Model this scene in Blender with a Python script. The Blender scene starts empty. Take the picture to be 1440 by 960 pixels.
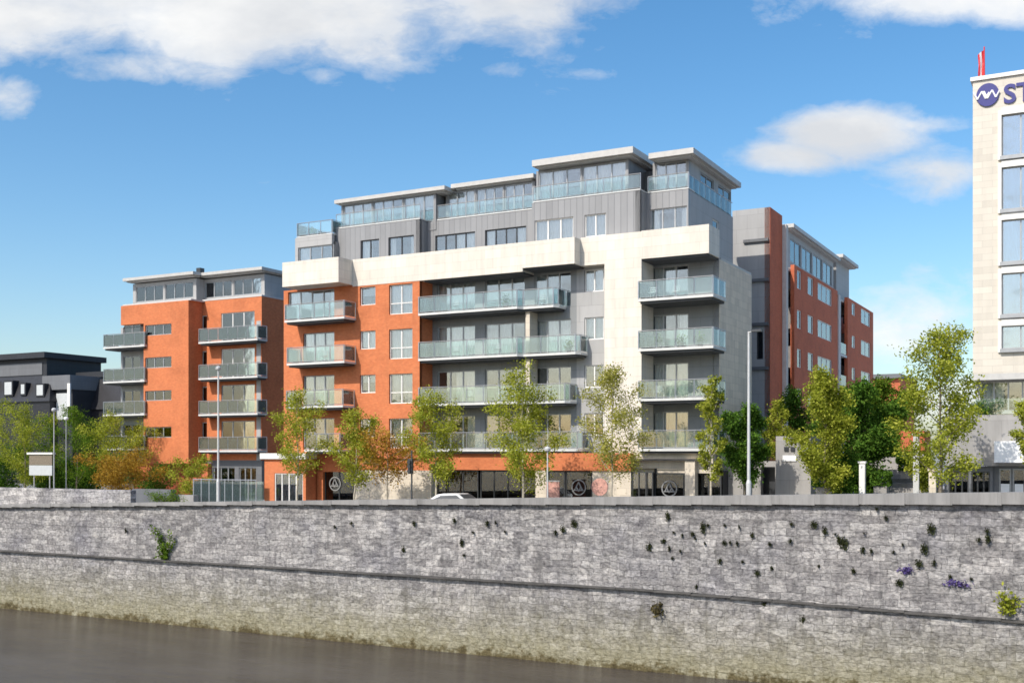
import bpy, math, random
from mathutils import Vector, Matrix
random.seed(7)
R = math.radians
scene = bpy.context.scene
COL = scene.collection

# ------------------------------------------------------------------ site frame
# u runs along the quay (to the right), v away from the river, z up; street level is z = 0
ANG = R(61.8)
AX, AY = math.sin(ANG), -math.cos(ANG)
BX, BY = math.cos(ANG), math.sin(ANG)
ROTZ = math.atan2(AY, AX)
EYE = 3.6
FPX, HOR = 1560.0, 640.0

def XY(u, v): return (u*AX + v*BX, u*AY + v*BY)
def D(x, v):  return v/((x-720)/FPX*BX + BY)                 # distance at which the plane v is met
def U(x, v):
    t = D(x, v); return (x-720)/FPX*t*AX + t*AY
def Z(x, y, v): return EYE + D(x, v)*(HOR-y)/FPX
def VX(x, u):                                                # v where the plane u is met
    dx = (x-720)/FPX; t = u/(dx*AX + AY); return t*(dx*BX + BY)
def ZU(x, y, u):
    dx = (x-720)/FPX; t = u/(dx*AX + AY); return EYE + t*(HOR-y)/FPX
def street(u): return 0.0 if u < -30 else min(1.0, 0.022*(u+30))

# ------------------------------------------------------------------ materials
def newmat(name):
    m = bpy.data.materials.new(name); m.use_nodes = True
    nt = m.node_tree; nt.nodes.clear()
    out = nt.nodes.new('ShaderNodeOutputMaterial')
    return m, nt, out
def N(nt, t, **kw):
    n = nt.nodes.new(t)
    for k, v in kw.items():
        if k.startswith('i_'):
            n.inputs[k[2:].replace('_', ' ')].default_value = v
        else: setattr(n, k, v)
    return n
def L(nt, a, b): nt.links.new(a, b)
def ramp(nt, fac, stops, interp='LINEAR'):
    r = nt.nodes.new('ShaderNodeValToRGB'); r.color_ramp.interpolation = interp
    e = r.color_ramp.elements
    while len(e) < len(stops): e.new(0.5)
    for el, (p, c) in zip(e, stops):
        el.position = p; el.color = (c[0], c[1], c[2], 1) if len(c) == 3 else c
    if fac is not None: L(nt, fac, r.inputs[0])
    return r
def mix(nt, fac, a, b, mode='MIX'):
    m = nt.nodes.new('ShaderNodeMix'); m.data_type = 'RGBA'; m.blend_type = mode
    for s, val in ((0, fac), (6, a), (7, b)):
        if hasattr(val, 'is_linked') or isinstance(val, bpy.types.NodeSocket): L(nt, val, m.inputs[s])
        elif s == 0: m.inputs[0].default_value = val
        else: m.inputs[s].default_value = (*val, 1) if len(val) == 3 else val
    return m.outputs[2]
def math_(nt, op, a, b=None, c=None, clamp=False):
    m = nt.nodes.new('ShaderNodeMath'); m.operation = op; m.use_clamp = clamp
    for i, val in enumerate((a, b, c)):
        if val is None: continue
        if isinstance(val, bpy.types.NodeSocket): L(nt, val, m.inputs[i])
        else: m.inputs[i].default_value = val
    return m.outputs[0]
def wallvec(nt):
    """(u+v, z) of the object: a 2D layout that suits walls facing either way"""
    tc = N(nt, 'ShaderNodeTexCoord'); s = N(nt, 'ShaderNodeSeparateXYZ'); L(nt, tc.outputs['Object'], s.inputs[0])
    a = math_(nt, 'ADD', s.outputs[0], s.outputs[1])
    c = N(nt, 'ShaderNodeCombineXYZ'); L(nt, a, c.inputs[0]); L(nt, s.outputs[2], c.inputs[1])
    return c.outputs[0], tc.outputs['Object'], s
def princ(nt, out, col, rough=0.7, metal=0.0, bump=None, bstr=0.3, bdist=0.02, spec=0.5):
    p = nt.nodes.new('ShaderNodeBsdfPrincipled')
    if isinstance(col, bpy.types.NodeSocket): L(nt, col, p.inputs['Base Color'])
    else: p.inputs['Base Color'].default_value = (*col, 1)
    if isinstance(rough, bpy.types.NodeSocket): L(nt, rough, p.inputs['Roughness'])
    else: p.inputs['Roughness'].default_value = rough
    p.inputs['Metallic'].default_value = metal
    p.inputs['Specular IOR Level'].default_value = spec
    if bump is not None:
        b = nt.nodes.new('ShaderNodeBump'); b.inputs['Strength'].default_value = bstr; b.inputs['Distance'].default_value = bdist
        L(nt, bump, b.inputs['Height']); L(nt, b.outputs[0], p.inputs['Normal'])
    L(nt, p.outputs[0], out.inputs[0])
    return p
def noise(nt, vec, scale, detail=4, rough=0.6, dim='3D'):
    n = N(nt, 'ShaderNodeTexNoise', noise_dimensions=dim); n.inputs['Scale'].default_value = scale
    n.inputs['Detail'].default_value = detail; n.inputs['Roughness'].default_value = rough
    if vec is not None: L(nt, vec, n.inputs['Vector'])
    return n.outputs['Fac']

def plain(name, col, rough=0.6, metal=0.0, var=0.12, scale=3.0, spec=0.5):
    m, nt, out = newmat(name); v2, ob, s = wallvec(nt)
    n = noise(nt, ob, scale); n2 = noise(nt, ob, scale*9, 2)
    nn = math_(nt, 'ADD', math_(nt, 'MULTIPLY', n, .7), math_(nt, 'MULTIPLY', n2, .3))
    c = ramp(nt, nn, [(0.3, tuple(x*(1-var) for x in col)), (0.7, tuple(min(1, x*(1+var)) for x in col))])
    princ(nt, out, c.outputs[0], rough, metal, spec=spec)
    return m
def brick_mat(name, c1, c2, mortar):
    m, nt, out = newmat(name); v2, ob, s = wallvec(nt)
    b = N(nt, 'ShaderNodeTexBrick'); L(nt, v2, b.inputs['Vector'])
    b.inputs['Scale'].default_value = 1; b.inputs['Brick Width'].default_value = .225; b.inputs['Row Height'].default_value = .075
    b.inputs['Mortar Size'].default_value = .006; b.inputs['Color1'].default_value = (*c1, 1); b.inputs['Color2'].default_value = (*c2, 1)
    b.inputs['Mortar'].default_value = (*mortar, 1)
    n = noise(nt, ob, .7, 6, .7)
    n3 = noise(nt, ob, 5, 3, .6)
    st = ramp(nt, n, [(.28, (.80, .78, .76)), (.5, (1, 1, 1)), (.72, (1.08, 1.07, 1.05))])
    c = mix(nt, 1.0, b.outputs['Color'], st.outputs[0], 'MULTIPLY')
    st2 = ramp(nt, n3, [(.35, (.94, .93, .93)), (.65, (1.04, 1.05, 1.05))])
    c = mix(nt, 1.0, c, st2.outputs[0], 'MULTIPLY')
    princ(nt, out, c, .85, bump=b.outputs['Fac'], bstr=.25, bdist=-.01)
    return m
def panel_mat(name, col, w, h, joint=.82, var=.06, streak=.1, rough=.6, offset=0.5, jw=.012):
    m, nt, out = newmat(name); v2, ob, s = wallvec(nt)
    b = N(nt, 'ShaderNodeTexBrick', offset=offset); L(nt, v2, b.inputs['Vector'])
    b.inputs['Scale'].default_value = 1; b.inputs['Brick Width'].default_value = w; b.inputs['Row Height'].default_value = h
    b.inputs['Mortar Size'].default_value = jw; b.inputs['Mortar Smooth'].default_value = .1
    b.inputs['Color1'].default_value = (*[x*(1-var) for x in col], 1); b.inputs['Color2'].default_value = (*[min(1, x*(1+var)) for x in col], 1)
    b.inputs['Mortar'].default_value = (*[x*joint for x in col], 1)
    mp = N(nt, 'ShaderNodeMapping'); L(nt, ob, mp.inputs[0]); mp.inputs['Scale'].default_value = (1.6, 1.6, .22)
    n = noise(nt, mp.outputs[0], 1.3, 6, .65)
    st = ramp(nt, n, [(.3, (1-streak,)*3), (.62, (1, 1, 1))])
    c = mix(nt, 1.0, b.outputs['Color'], st.outputs[0], 'MULTIPLY')
    princ(nt, out, c, rough, bump=b.outputs['Fac'], bstr=.3, bdist=-.015)
    return m
def seam_mat(name, col, pitch=.43):
    m, nt, out = newmat(name); v2, ob, s = wallvec(nt)
    sv = N(nt, 'ShaderNodeSeparateXYZ'); L(nt, v2, sv.inputs[0])
    fr = math_(nt, 'FRACT', math_(nt, 'DIVIDE', sv.outputs[0], pitch))
    seam = ramp(nt, fr, [(0, (1, 1, 1)), (.07, (1, 1, 1)), (.12, (0, 0, 0)), (1, (0, 0, 0))])
    cell = math_(nt, 'FLOOR', math_(nt, 'DIVIDE', sv.outputs[0], pitch))
    wn = N(nt, 'ShaderNodeTexWhiteNoise', noise_dimensions='1D'); L(nt, cell, wn.inputs['W'])
    n = noise(nt, ob, .8, 5)
    k = math_(nt, 'ADD', math_(nt, 'MULTIPLY', wn.outputs[0], .22), math_(nt, 'MULTIPLY', n, .3))
    c = ramp(nt, k, [(.05, tuple(x*.82 for x in col)), (.48, tuple(x*1.12 for x in col))])
    c2 = mix(nt, seam.outputs[0], c.outputs[0], tuple(x*.80 for x in col))
    princ(nt, out, c2, .45, .15, bump=seam.outputs[0], bstr=.5, bdist=.03)
    return m
def glass_mat(name, tint, gloss=.2, dif=0.0, difcol=(.5, .7, .68), rough=.02):
    m, nt, out = newmat(name)
    t = N(nt, 'ShaderNodeBsdfTransparent'); t.inputs[0].default_value = (*tint, 1)
    g = N(nt, 'ShaderNodeBsdfGlossy'); g.inputs['Roughness'].default_value = rough; g.inputs[0].default_value = (1, 1, 1, 1)
    tc = N(nt, 'ShaderNodeTexCoord'); n = noise(nt, tc.outputs['Object'], .9, 2)
    b = N(nt, 'ShaderNodeBump'); b.inputs['Strength'].default_value = .015; b.inputs['Distance'].default_value = .05
    L(nt, n, b.inputs['Height']); L(nt, b.outputs[0], g.inputs['Normal'])
    fr = N(nt, 'ShaderNodeFresnel'); fr.inputs['IOR'].default_value = 1.5
    f = math_(nt, 'ADD', math_(nt, 'MULTIPLY', fr.outputs[0], 1.0), gloss, clamp=True)
    s = N(nt, 'ShaderNodeMixShader'); L(nt, f, s.inputs[0]); L(nt, t.outputs[0], s.inputs[1]); L(nt, g.outputs[0], s.inputs[2])
    last = s.outputs[0]
    if dif > 0:
        d = N(nt, 'ShaderNodeBsdfDiffuse'); d.inputs[0].default_value = (*difcol, 1)
        s2 = N(nt, 'ShaderNodeMixShader'); s2.inputs[0].default_value = dif
        L(nt, last, s2.inputs[1]); L(nt, d.outputs[0], s2.inputs[2]); last = s2.outputs[0]
    L(nt, last, out.inputs[0])
    return m
def leaf_mat(name, stops, trans=.35):
    m, nt, out = newmat(name)
    g = N(nt, 'ShaderNodeNewGeometry'); tc = N(nt, 'ShaderNodeTexCoord')
    n = noise(nt, tc.outputs['Object'], .9, 3)
    k = math_(nt, 'ADD', math_(nt, 'MULTIPLY', g.outputs['Random Per Island'], .6), math_(nt, 'MULTIPLY', n, .45))
    k = math_(nt, 'SUBTRACT', k, .03)
    c = ramp(nt, k, stops)
    d = N(nt, 'ShaderNodeBsdfDiffuse'); L(nt, c.outputs[0], d.inputs[0])
    t = N(nt, 'ShaderNodeBsdfTranslucent'); c2 = mix(nt, 1.0, c.outputs[0], (1.15, 1.15, .55), 'MULTIPLY'); L(nt, c2, t.inputs[0])
    s = N(nt, 'ShaderNodeMixShader'); s.inputs[0].default_value = trans
    L(nt, d.outputs[0], s.inputs[1]); L(nt, t.outputs[0], s.inputs[2]); L(nt, s.outputs[0], out.inputs[0])
    return m
def wall_stone(name, lower=False, pale=1.0):
    """weathered limestone rubble brought to courses; the lower wall carries the tide's algae"""
    m, nt, out = newmat(name); v2, ob, s = wallvec(nt)
    nv = N(nt, 'ShaderNodeTexNoise'); nv.inputs['Scale'].default_value = 1.3; nv.inputs['Detail'].default_value = 4; L(nt, ob, nv.inputs['Vector'])
    off = N(nt, 'ShaderNodeVectorMath', operation='SCALE'); L(nt, nv.outputs['Color'], off.inputs[0]); off.inputs['Scale'].default_value = .36
    ad = N(nt, 'ShaderNodeVectorMath', operation='ADD'); L(nt, v2, ad.inputs[0]); L(nt, off.outputs[0], ad.inputs[1])
    b = N(nt, 'ShaderNodeTexBrick', offset=.42, squash=.62, squash_frequency=3); L(nt, ad.outputs[0], b.inputs['Vector'])
    b.inputs['Scale'].default_value = 1; b.inputs['Brick Width'].default_value = .86; b.inputs['Row Height'].default_value = .34
    b.inputs['Mortar Size'].default_value = .016; b.inputs['Mortar Smooth'].default_value = .9; b.inputs['Bias'].default_value = -.1
    b.inputs['Color1'].default_value = (.29, .28, .28, 1); b.inputs['Color2'].default_value = (.50, .485, .475, 1); b.inputs['Mortar'].default_value = (.225, .22, .22, 1)
    n1 = noise(nt, ob, .28, 5, .6)
    m2 = N(nt, 'ShaderNodeMapping'); L(nt, ob, m2.inputs[0]); m2.inputs['Scale'].default_value = (1, 1, 1.7)
    na = noise(nt, m2.outputs[0], 1.15, 9, .72); n2 = noise(nt, m2.outputs[0], 4.5, 6, .78); n3 = noise(nt, ob, 2.1, 5, .7)
    c = b.outputs['Color']
    c = mix(nt, 1.0, c, ramp(nt, n1, [(.32, (.78, .78, .84)), (.5, (1, .99, .98)), (.68, (1.14, 1.115, 1.10))]).outputs[0], 'MULTIPLY')
    c = mix(nt, 1.0, c, ramp(nt, na, [(.36, (.68, .67, .68)), (.48, (.97, .97, .97)), (.61, (1.2, 1.19, 1.17))]).outputs[0], 'MULTIPLY')
    c = mix(nt, 1.0, c, ramp(nt, n2, [(.38, (.52, .52, .53)), (.5, (1, 1, 1)), (.61, (1.45, 1.44, 1.42))]).outputs[0], 'MULTIPLY')
    c = mix(nt, ramp(nt, n3, [(.60, (0, 0, 0)), (.70, (.55, .55, .55))]).outputs[0], c, (.12, .115, .10))
    mp = N(nt, 'ShaderNodeMapping'); L(nt, ob, mp.inputs[0]); mp.inputs['Scale'].default_value = (1.2, 1.2, .10)
    n4 = noise(nt, mp.outputs[0], 1.3, 6, .72)
    c = mix(nt, ramp(nt, n4, [(.53, (0, 0, 0)), (.70, (.7, .7, .7))]).outputs[0], c, (.15, .145, .145))
    c = mix(nt, ramp(nt, n4, [(.28, (.5, .5, .5)), (.42, (0, 0, 0))]).outputs[0], c, (.62, .60, .57))
    if lower:
        zz = math_(nt, 'ADD', s.outputs[2], math_(nt, 'MULTIPLY', math_(nt, 'SUBTRACT', n3, .5), 2.4))
        zz = math_(nt, 'ADD', zz, math_(nt, 'MULTIPLY', math_(nt, 'SUBTRACT', n1, .5), 2.0))
        f = ramp(nt, math_(nt, 'MULTIPLY_ADD', zz, .2, 1.5), [(.0, (1, 1, 1)), (.2, (.85, .85, .85)), (.5, (.35, .35, .35)), (.78, (0, 0, 0))])
        # object z is world z here: -7.25 water .. -3.2 ledge  ->  0.05 .. 0.86
        alg = ramp(nt, n2, [(.3, (.15, .13, .065)), (.5, (.34, .31, .185)), (.7, (.54, .50, .34))])
        c = mix(nt, math_(nt, 'MULTIPLY', f.outputs[0], .9), c, alg.outputs[0])
        wet = ramp(nt, math_(nt, 'MULTIPLY_ADD', zz, .2, 1.5), [(.0, (.3, .26, .2)), (.06, (.45, .4, .3)), (.14, (1, 1, 1))])
        c = mix(nt, 1.0, c, wet.outputs[0], 'MULTIPLY')
    if pale != 1.0: c = mix(nt, 1.0, c, (pale,)*3, 'MULTIPLY')
    h = math_(nt, 'ADD', math_(nt, 'MULTIPLY', b.outputs['Fac'], -.35), math_(nt, 'ADD', math_(nt, 'MULTIPLY', n2, .8), math_(nt, 'MULTIPLY', na, .8)))
    princ(nt, out, c, .9, bump=h, bstr=.75, bdist=.09, spec=.2)
    return m

M = {}
M['brick'] = brick_mat('orange_brick', (.56, .155, .053), (.63, .195, .07), (.47, .19, .10))
M['brick_dark'] = brick_mat('red_brick', (.54, .125, .055), (.61, .15, .065), (.42, .16, .09))
M['white'] = panel_mat('white_limestone', (.73, .67, .58), 1.2, .6, .80, .05, .16)
M['stone'] = panel_mat('end_limestone', (.74, .62, .48), .9, .45, .8, .09, .18)
M['cream'] = panel_mat('cream_stone', (.66, .58, .47), .8, .4, .78, .08, .15)
M['hotel'] = panel_mat('hotel_limestone', (.62, .57, .49), 1.1, .38, .84, .09, .08)
M['seam'] = seam_mat('grey_zinc', (.27, .27, .275))
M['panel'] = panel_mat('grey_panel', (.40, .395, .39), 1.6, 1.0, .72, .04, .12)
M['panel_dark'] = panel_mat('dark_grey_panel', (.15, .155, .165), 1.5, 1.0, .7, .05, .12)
M['render'] = plain('pale_render', (.56, .54, .52), .8)
M['slate'] = panel_mat('black_slate', (.016, .016, .021), .35, .22, .6, .25, .2, .5)
M['slate_grey'] = panel_mat('slate_grey', (.022, .024, .030), 1.5, .8, .7, .1, .2, .6)
M['roof'] = plain('roof_metal', (.50, .485, .46), .55, .05)
M['soffit_painted_shade'] = plain('painted_shade_soffit', (.06, .062, .065), .8)  # shade under slabs and band put into a near-black colour
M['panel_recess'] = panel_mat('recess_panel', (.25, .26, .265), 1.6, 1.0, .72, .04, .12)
M['soffit'] = plain('roof_soffit', (.50, .49, .47), .7)
M['frame'] = plain('grey_frame', (.36, .37, .38), .4, .3)
M['frame_white'] = plain('white_frame', (.78, .76, .72), .45)
M['frame_dark'] = plain('dark_frame', (.05, .053, .058), .4, .3)
M['slab'] = plain('balcony_slab', (.60, .60, .58), .6)
M['metal'] = plain('galvanised_steel', (.52, .53, .54), .35, .6)
M['pole'] = plain('pale_pole', (.56, .56, .55), .4, .2)
M['pole_dark'] = plain('dark_pole', (.06, .065, .07), .4, .3)
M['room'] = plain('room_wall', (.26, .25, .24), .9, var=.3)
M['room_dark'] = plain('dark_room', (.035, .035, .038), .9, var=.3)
M['curtain'] = plain('curtain', (.80, .78, .74), .9, var=.08, scale=6)
M['blind'] = plain('grey_blind', (.50, .52, .52), .9, var=.1)
M['pane'] = glass_mat('window_glass', (.90, .93, .94), .10)
M['pane_dark'] = glass_mat('shop_glass', (.5, .54, .56), .05)
M['pane_blue'] = glass_mat('hotel_glass', (.62, .78, .88), .28)
M['rail_glass'] = glass_mat('railing_glass', (.86, .945, .93), .06, .045, (.60, .76, .74))
M['concrete'] = panel_mat('concrete', (.36, .345, .33), 2.2, 1.1, .8, .06, .22, .85)
M['paver'] = panel_mat('paving', (.38, .37, .36), .6, .4, .75, .08, .1, .85)
M['asphalt'] = plain('asphalt', (.055, .055, .058), .9, var=.3, scale=2)
M['canopy'] = plain('white_canopy', (.86, .86, .85), .5, var=.02)
M['navy'] = plain('navy_sign', (.035, .035, .20), .4, var=.05)
M['sign_white'] = plain('sign_white', (.82, .82, .82), .5, var=.03)
M['ring'] = plain('pale_emblem', (.24, .24, .24), .5, var=.05)
M['poster_pink'] = plain('pink_poster', (.55, .29, .24), .6, var=.5, scale=5)
M['red'] = plain('red_paint', (.60, .03, .03), .5)
M['car_white'] = plain('white_car_paint', (.78, .78, .78), .25, var=.02)
M['car_teal'] = plain('silver_car_paint', (.50, .62, .64), .25, .3, var=.02)
M['rubber'] = plain('rubber', (.02, .02, .02), .9)
M['bark'] = plain('bark', (.20, .165, .12), .9, var=.35, scale=8)
M['bark_pale'] = plain('pale_bark', (.42, .37, .29), .85, var=.3, scale=8)
M['wood'] = plain('weathered_wood', (.28, .20, .13), .8)
M['leaf_yellow'] = leaf_mat('yellow_green_leaves', [(.1, (.10, .12, .014)), (.5, (.34, .38, .045)), (.95, (.66, .64, .14))], .45)
M['leaf_pale'] = leaf_mat('pale_spring_leaves', [(.1, (.14, .15, .03)), (.5, (.38, .37, .08)), (.95, (.66, .60, .20))], .4)
M['leaf_green'] = leaf_mat('bright_green_leaves', [(.1, (.03, .055, .010)), (.5, (.11, .20, .022)), (.95, (.28, .36, .05))])
M['leaf_dark'] = leaf_mat('dark_green_leaves', [(.1, (.022, .05, .010)), (.5, (.08, .17, .025)), (.95, (.20, .32, .05))], .35)
M['leaf_orange'] = leaf_mat('copper_leaves', [(.1, (.14, .07, .014)), (.5, (.42, .245, .04)), (.95, (.62, .42, .08))])
M['leaf_tuft'] = leaf_mat('tuft_leaves', [(.1, (.018, .020, .012)), (.5, (.045, .052, .026)), (.95, (.07, .08, .03))], .2)
M['leaf_brown'] = leaf_mat('dead_stalks', [(.1, (.05, .04, .02)), (.5, (.12, .10, .05)), (.95, (.20, .17, .08))], .2)
M['leaf_purple'] = leaf_mat('purple_flowers', [(.1, (.06, .03, .16)), (.5, (.12, .09, .26)), (.95, (.22, .18, .36))], .2)
M['quay_up'] = wall_stone('quay_stone', False, .75)
M['quay_low'] = wall_stone('tidal_stone', True, .77)
M['rubble'] = wall_stone('rubble_stone', False, .95)
M['coping'] = panel_mat('coping_stone', (.30, .29, .28), 1.9, 3.0, .72, .07, .35, .9)
M['course'] = plain('shadow_line_course', (.085, .08, .075), .95, var=.5, scale=2)  # near-black colour carries the shadow line of the ledge

# ------------------------------------------------------------------ mesh helpers
class Face:
    """a vertical plane of the site: 'F' faces the river, 'R' faces right, 'L' faces left; (s, depth, z) -> (u, v, z)"""
    def __init__(s, kind, c): s.k = kind; s.c = c
    def m(s, a, d, z):
        if s.k == 'F': return (a, s.c+d, z)
        if s.k == 'R': return (s.c-d, a, z)
        return (s.c+d, -a, z)
class MB:
    def __init__(s): s.v = []; s.f = []
    def poly(s, pts):
        i = len(s.v); s.v += [tuple(p) for p in pts]; s.f.append(tuple(range(i, i+len(pts))))
    def box(s, x0, x1, y0, y1, z0, z1):
        if x1 < x0: x0, x1 = x1, x0
        if y1 < y0: y0, y1 = y1, y0
        if z1 < z0: z0, z1 = z1, z0
        i = len(s.v)
        s.v += [(x0,y0,z0),(x1,y0,z0),(x1,y1,z0),(x0,y1,z0),(x0,y0,z1),(x1,y0,z1),(x1,y1,z1),(x0,y1,z1)]
        for q in ((0,3,2,1),(4,5,6,7),(0,1,5,4),(1,2,6,5),(2,3,7,6),(3,0,4,7)): s.f.append(tuple(i+k for k in q))
        return s
    def fbox(s, F, a0, a1, d0, d1, z0, z1):
        p = F.m(a0, d0, z0); q = F.m(a1, d1, z1)
        return s.box(p[0], q[0], p[1], q[1], p[2], q[2])
    def prism(s, pts, z0, z1):
        """plan polygon (counter-clockwise) extruded; z1 may be a list"""
        n = len(pts); i = len(s.v)
        zt = z1 if isinstance(z1, (list, tuple)) else [z1]*n
        s.v += [(p[0], p[1], z0) for p in pts] + [(p[0], p[1], z) for p, z in zip(pts, zt)]
        s.f.append(tuple(i+k for k in reversed(range(n)))); s.f.append(tuple(i+n+k for k in range(n)))
        for k in range(n): s.f.append((i+k, i+(k+1) % n, i+n+(k+1) % n, i+n+k))
        return s
    def tube(s, p0, p1, r0, r1=None, n=8, cap=True):
        r1 = r0 if r1 is None else r1
        a = Vector(p0); b = Vector(p1); d = (b-a).normalized()
        x = d.orthogonal().normalized(); y = d.cross(x); i = len(s.v)
        for c, r in ((a, r0), (b, r1)):
            for k in range(n):
                t = 2*math.pi*k/n; s.v.append(tuple(c + x*math.cos(t)*r + y*math.sin(t)*r))
        for k in range(n): s.f.append((i+k, i+(k+1) % n, i+n+(k+1) % n, i+n+k))
        if cap: s.f.append(tuple(i+k for k in reversed(range(n)))); s.f.append(tuple(i+n+k for k in range(n)))
        return s
    def lathe(s, c, prof, n=16):
        i = len(s.v)
        for r, z in prof:
            for k in range(n):
                t = 2*math.pi*k/n; s.v.append((c[0]+r*math.cos(t), c[1]+r*math.sin(t), c[2]+z))
        for j in range(len(prof)-1):
            for k in range(n):
                s.f.append((i+j*n+k, i+j*n+(k+1) % n, i+(j+1)*n+(k+1) % n, i+(j+1)*n+k))
        s.f.append(tuple(i+k for k in reversed(range(n)))); e = i+(len(prof)-1)*n; s.f.append(tuple(e+k for k in range(n)))
        return s
    def wall(s, F, a0, a1, z0, z1, holes, th=.3):
        xs = sorted({a0, a1} | {max(a0, min(a1, h[k])) for h in holes for k in (0, 1)})
        zs = sorted({z0, z1} | {max(z0, min(z1, h[k])) for h in holes for k in (2, 3)})
        for i in range(len(xs)-1):
            for j in range(len(zs)-1):
                cx, cz = (xs[i]+xs[i+1])/2, (zs[j]+zs[j+1])/2
                if any(h[0] < cx < h[1] and h[2] < cz < h[3] for h in holes): continue
                for d in (0, th):
                    q = [F.m(xs[i], d, zs[j]), F.m(xs[i+1], d, zs[j]), F.m(xs[i+1], d, zs[j+1]), F.m(xs[i], d, zs[j+1])]
                    s.poly(q if d == 0 else q[::-1])
        def rim(x0, x1, y0, y1, inner):
            c = [(x0, y0), (x1, y0), (x1, y1), (x0, y1)]
            for k in range(4):
                p, q = c[k], c[(k+1) % 4]
                w = [F.m(p[0], 0, p[1]), F.m(q[0], 0, q[1]), F.m(q[0], th, q[1]), F.m(p[0], th, p[1])]
                s.poly(w if inner else w[::-1])
        rim(a0, a1, z0, z1, False)
        for h in holes: rim(max(a0, h[0]), min(a1, h[1]), max(z0, h[2]), min(z1, h[3]), True)
        return s
    def build(s, name, mat, parent=None, smooth=False):
        me = bpy.data.meshes.new(name)
        o = bpy.data.objects.new(name, me); COL.objects.link(o)
        if parent is not None:
            top = parent
            while top.parent: top = top.parent
            ou, ov, oz = top['uvz']
            o.parent = parent
        else:
            n = len(s.v); ou = sum(p[0] for p in s.v)/n; ov = sum(p[1] for p in s.v)/n; oz = min(p[2] for p in s.v)
            x, y = XY(ou, ov); o.location = (x, y, oz); o.rotation_euler = (0, 0, ROTZ)
        me.from_pydata([(p[0]-ou, p[1]-ov, p[2]-oz) for p in s.v], [], s.f)
        me.validate(); me.update()
        if smooth: me.polygons.foreach_set('use_smooth', [True]*len(me.polygons))
        me.materials.append(M[mat])
        return o
ROOTS = []
def thing(name, u, v, z, label, cat, group=None):
    o = bpy.data.objects.new(name, None); COL.objects.link(o); o.empty_display_size = .3
    x, y = XY(u, v); o.location = (x, y, z); o.rotation_euler = (0, 0, ROTZ); o['uvz'] = (u, v, z)
    ROOTS.append(o)
    o['label'] = label; o['category'] = cat
    if group: o['group'] = group
    return o
def tag(o, label, cat, group=None):
    o['label'] = label; o['category'] = cat
    if group: o['group'] = group
    return o
def copy_tree(o, u, v, z, label=None, rz=None):
    c = o.copy(); COL.objects.link(c)
    if o.parent is None:
        x, y = XY(u, v); c.location = (x, y, z)
        if rz is not None: c.rotation_euler = (0, 0, ROTZ+rz)
        if label: c['label'] = label
        ROOTS.append(c)
    for ch in list(o.children):
        d = ch.copy(); COL.objects.link(d); d.parent = c
        for g in list(ch.children):
            e = g.copy(); COL.objects.link(e); e.parent = d
    return c

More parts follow.
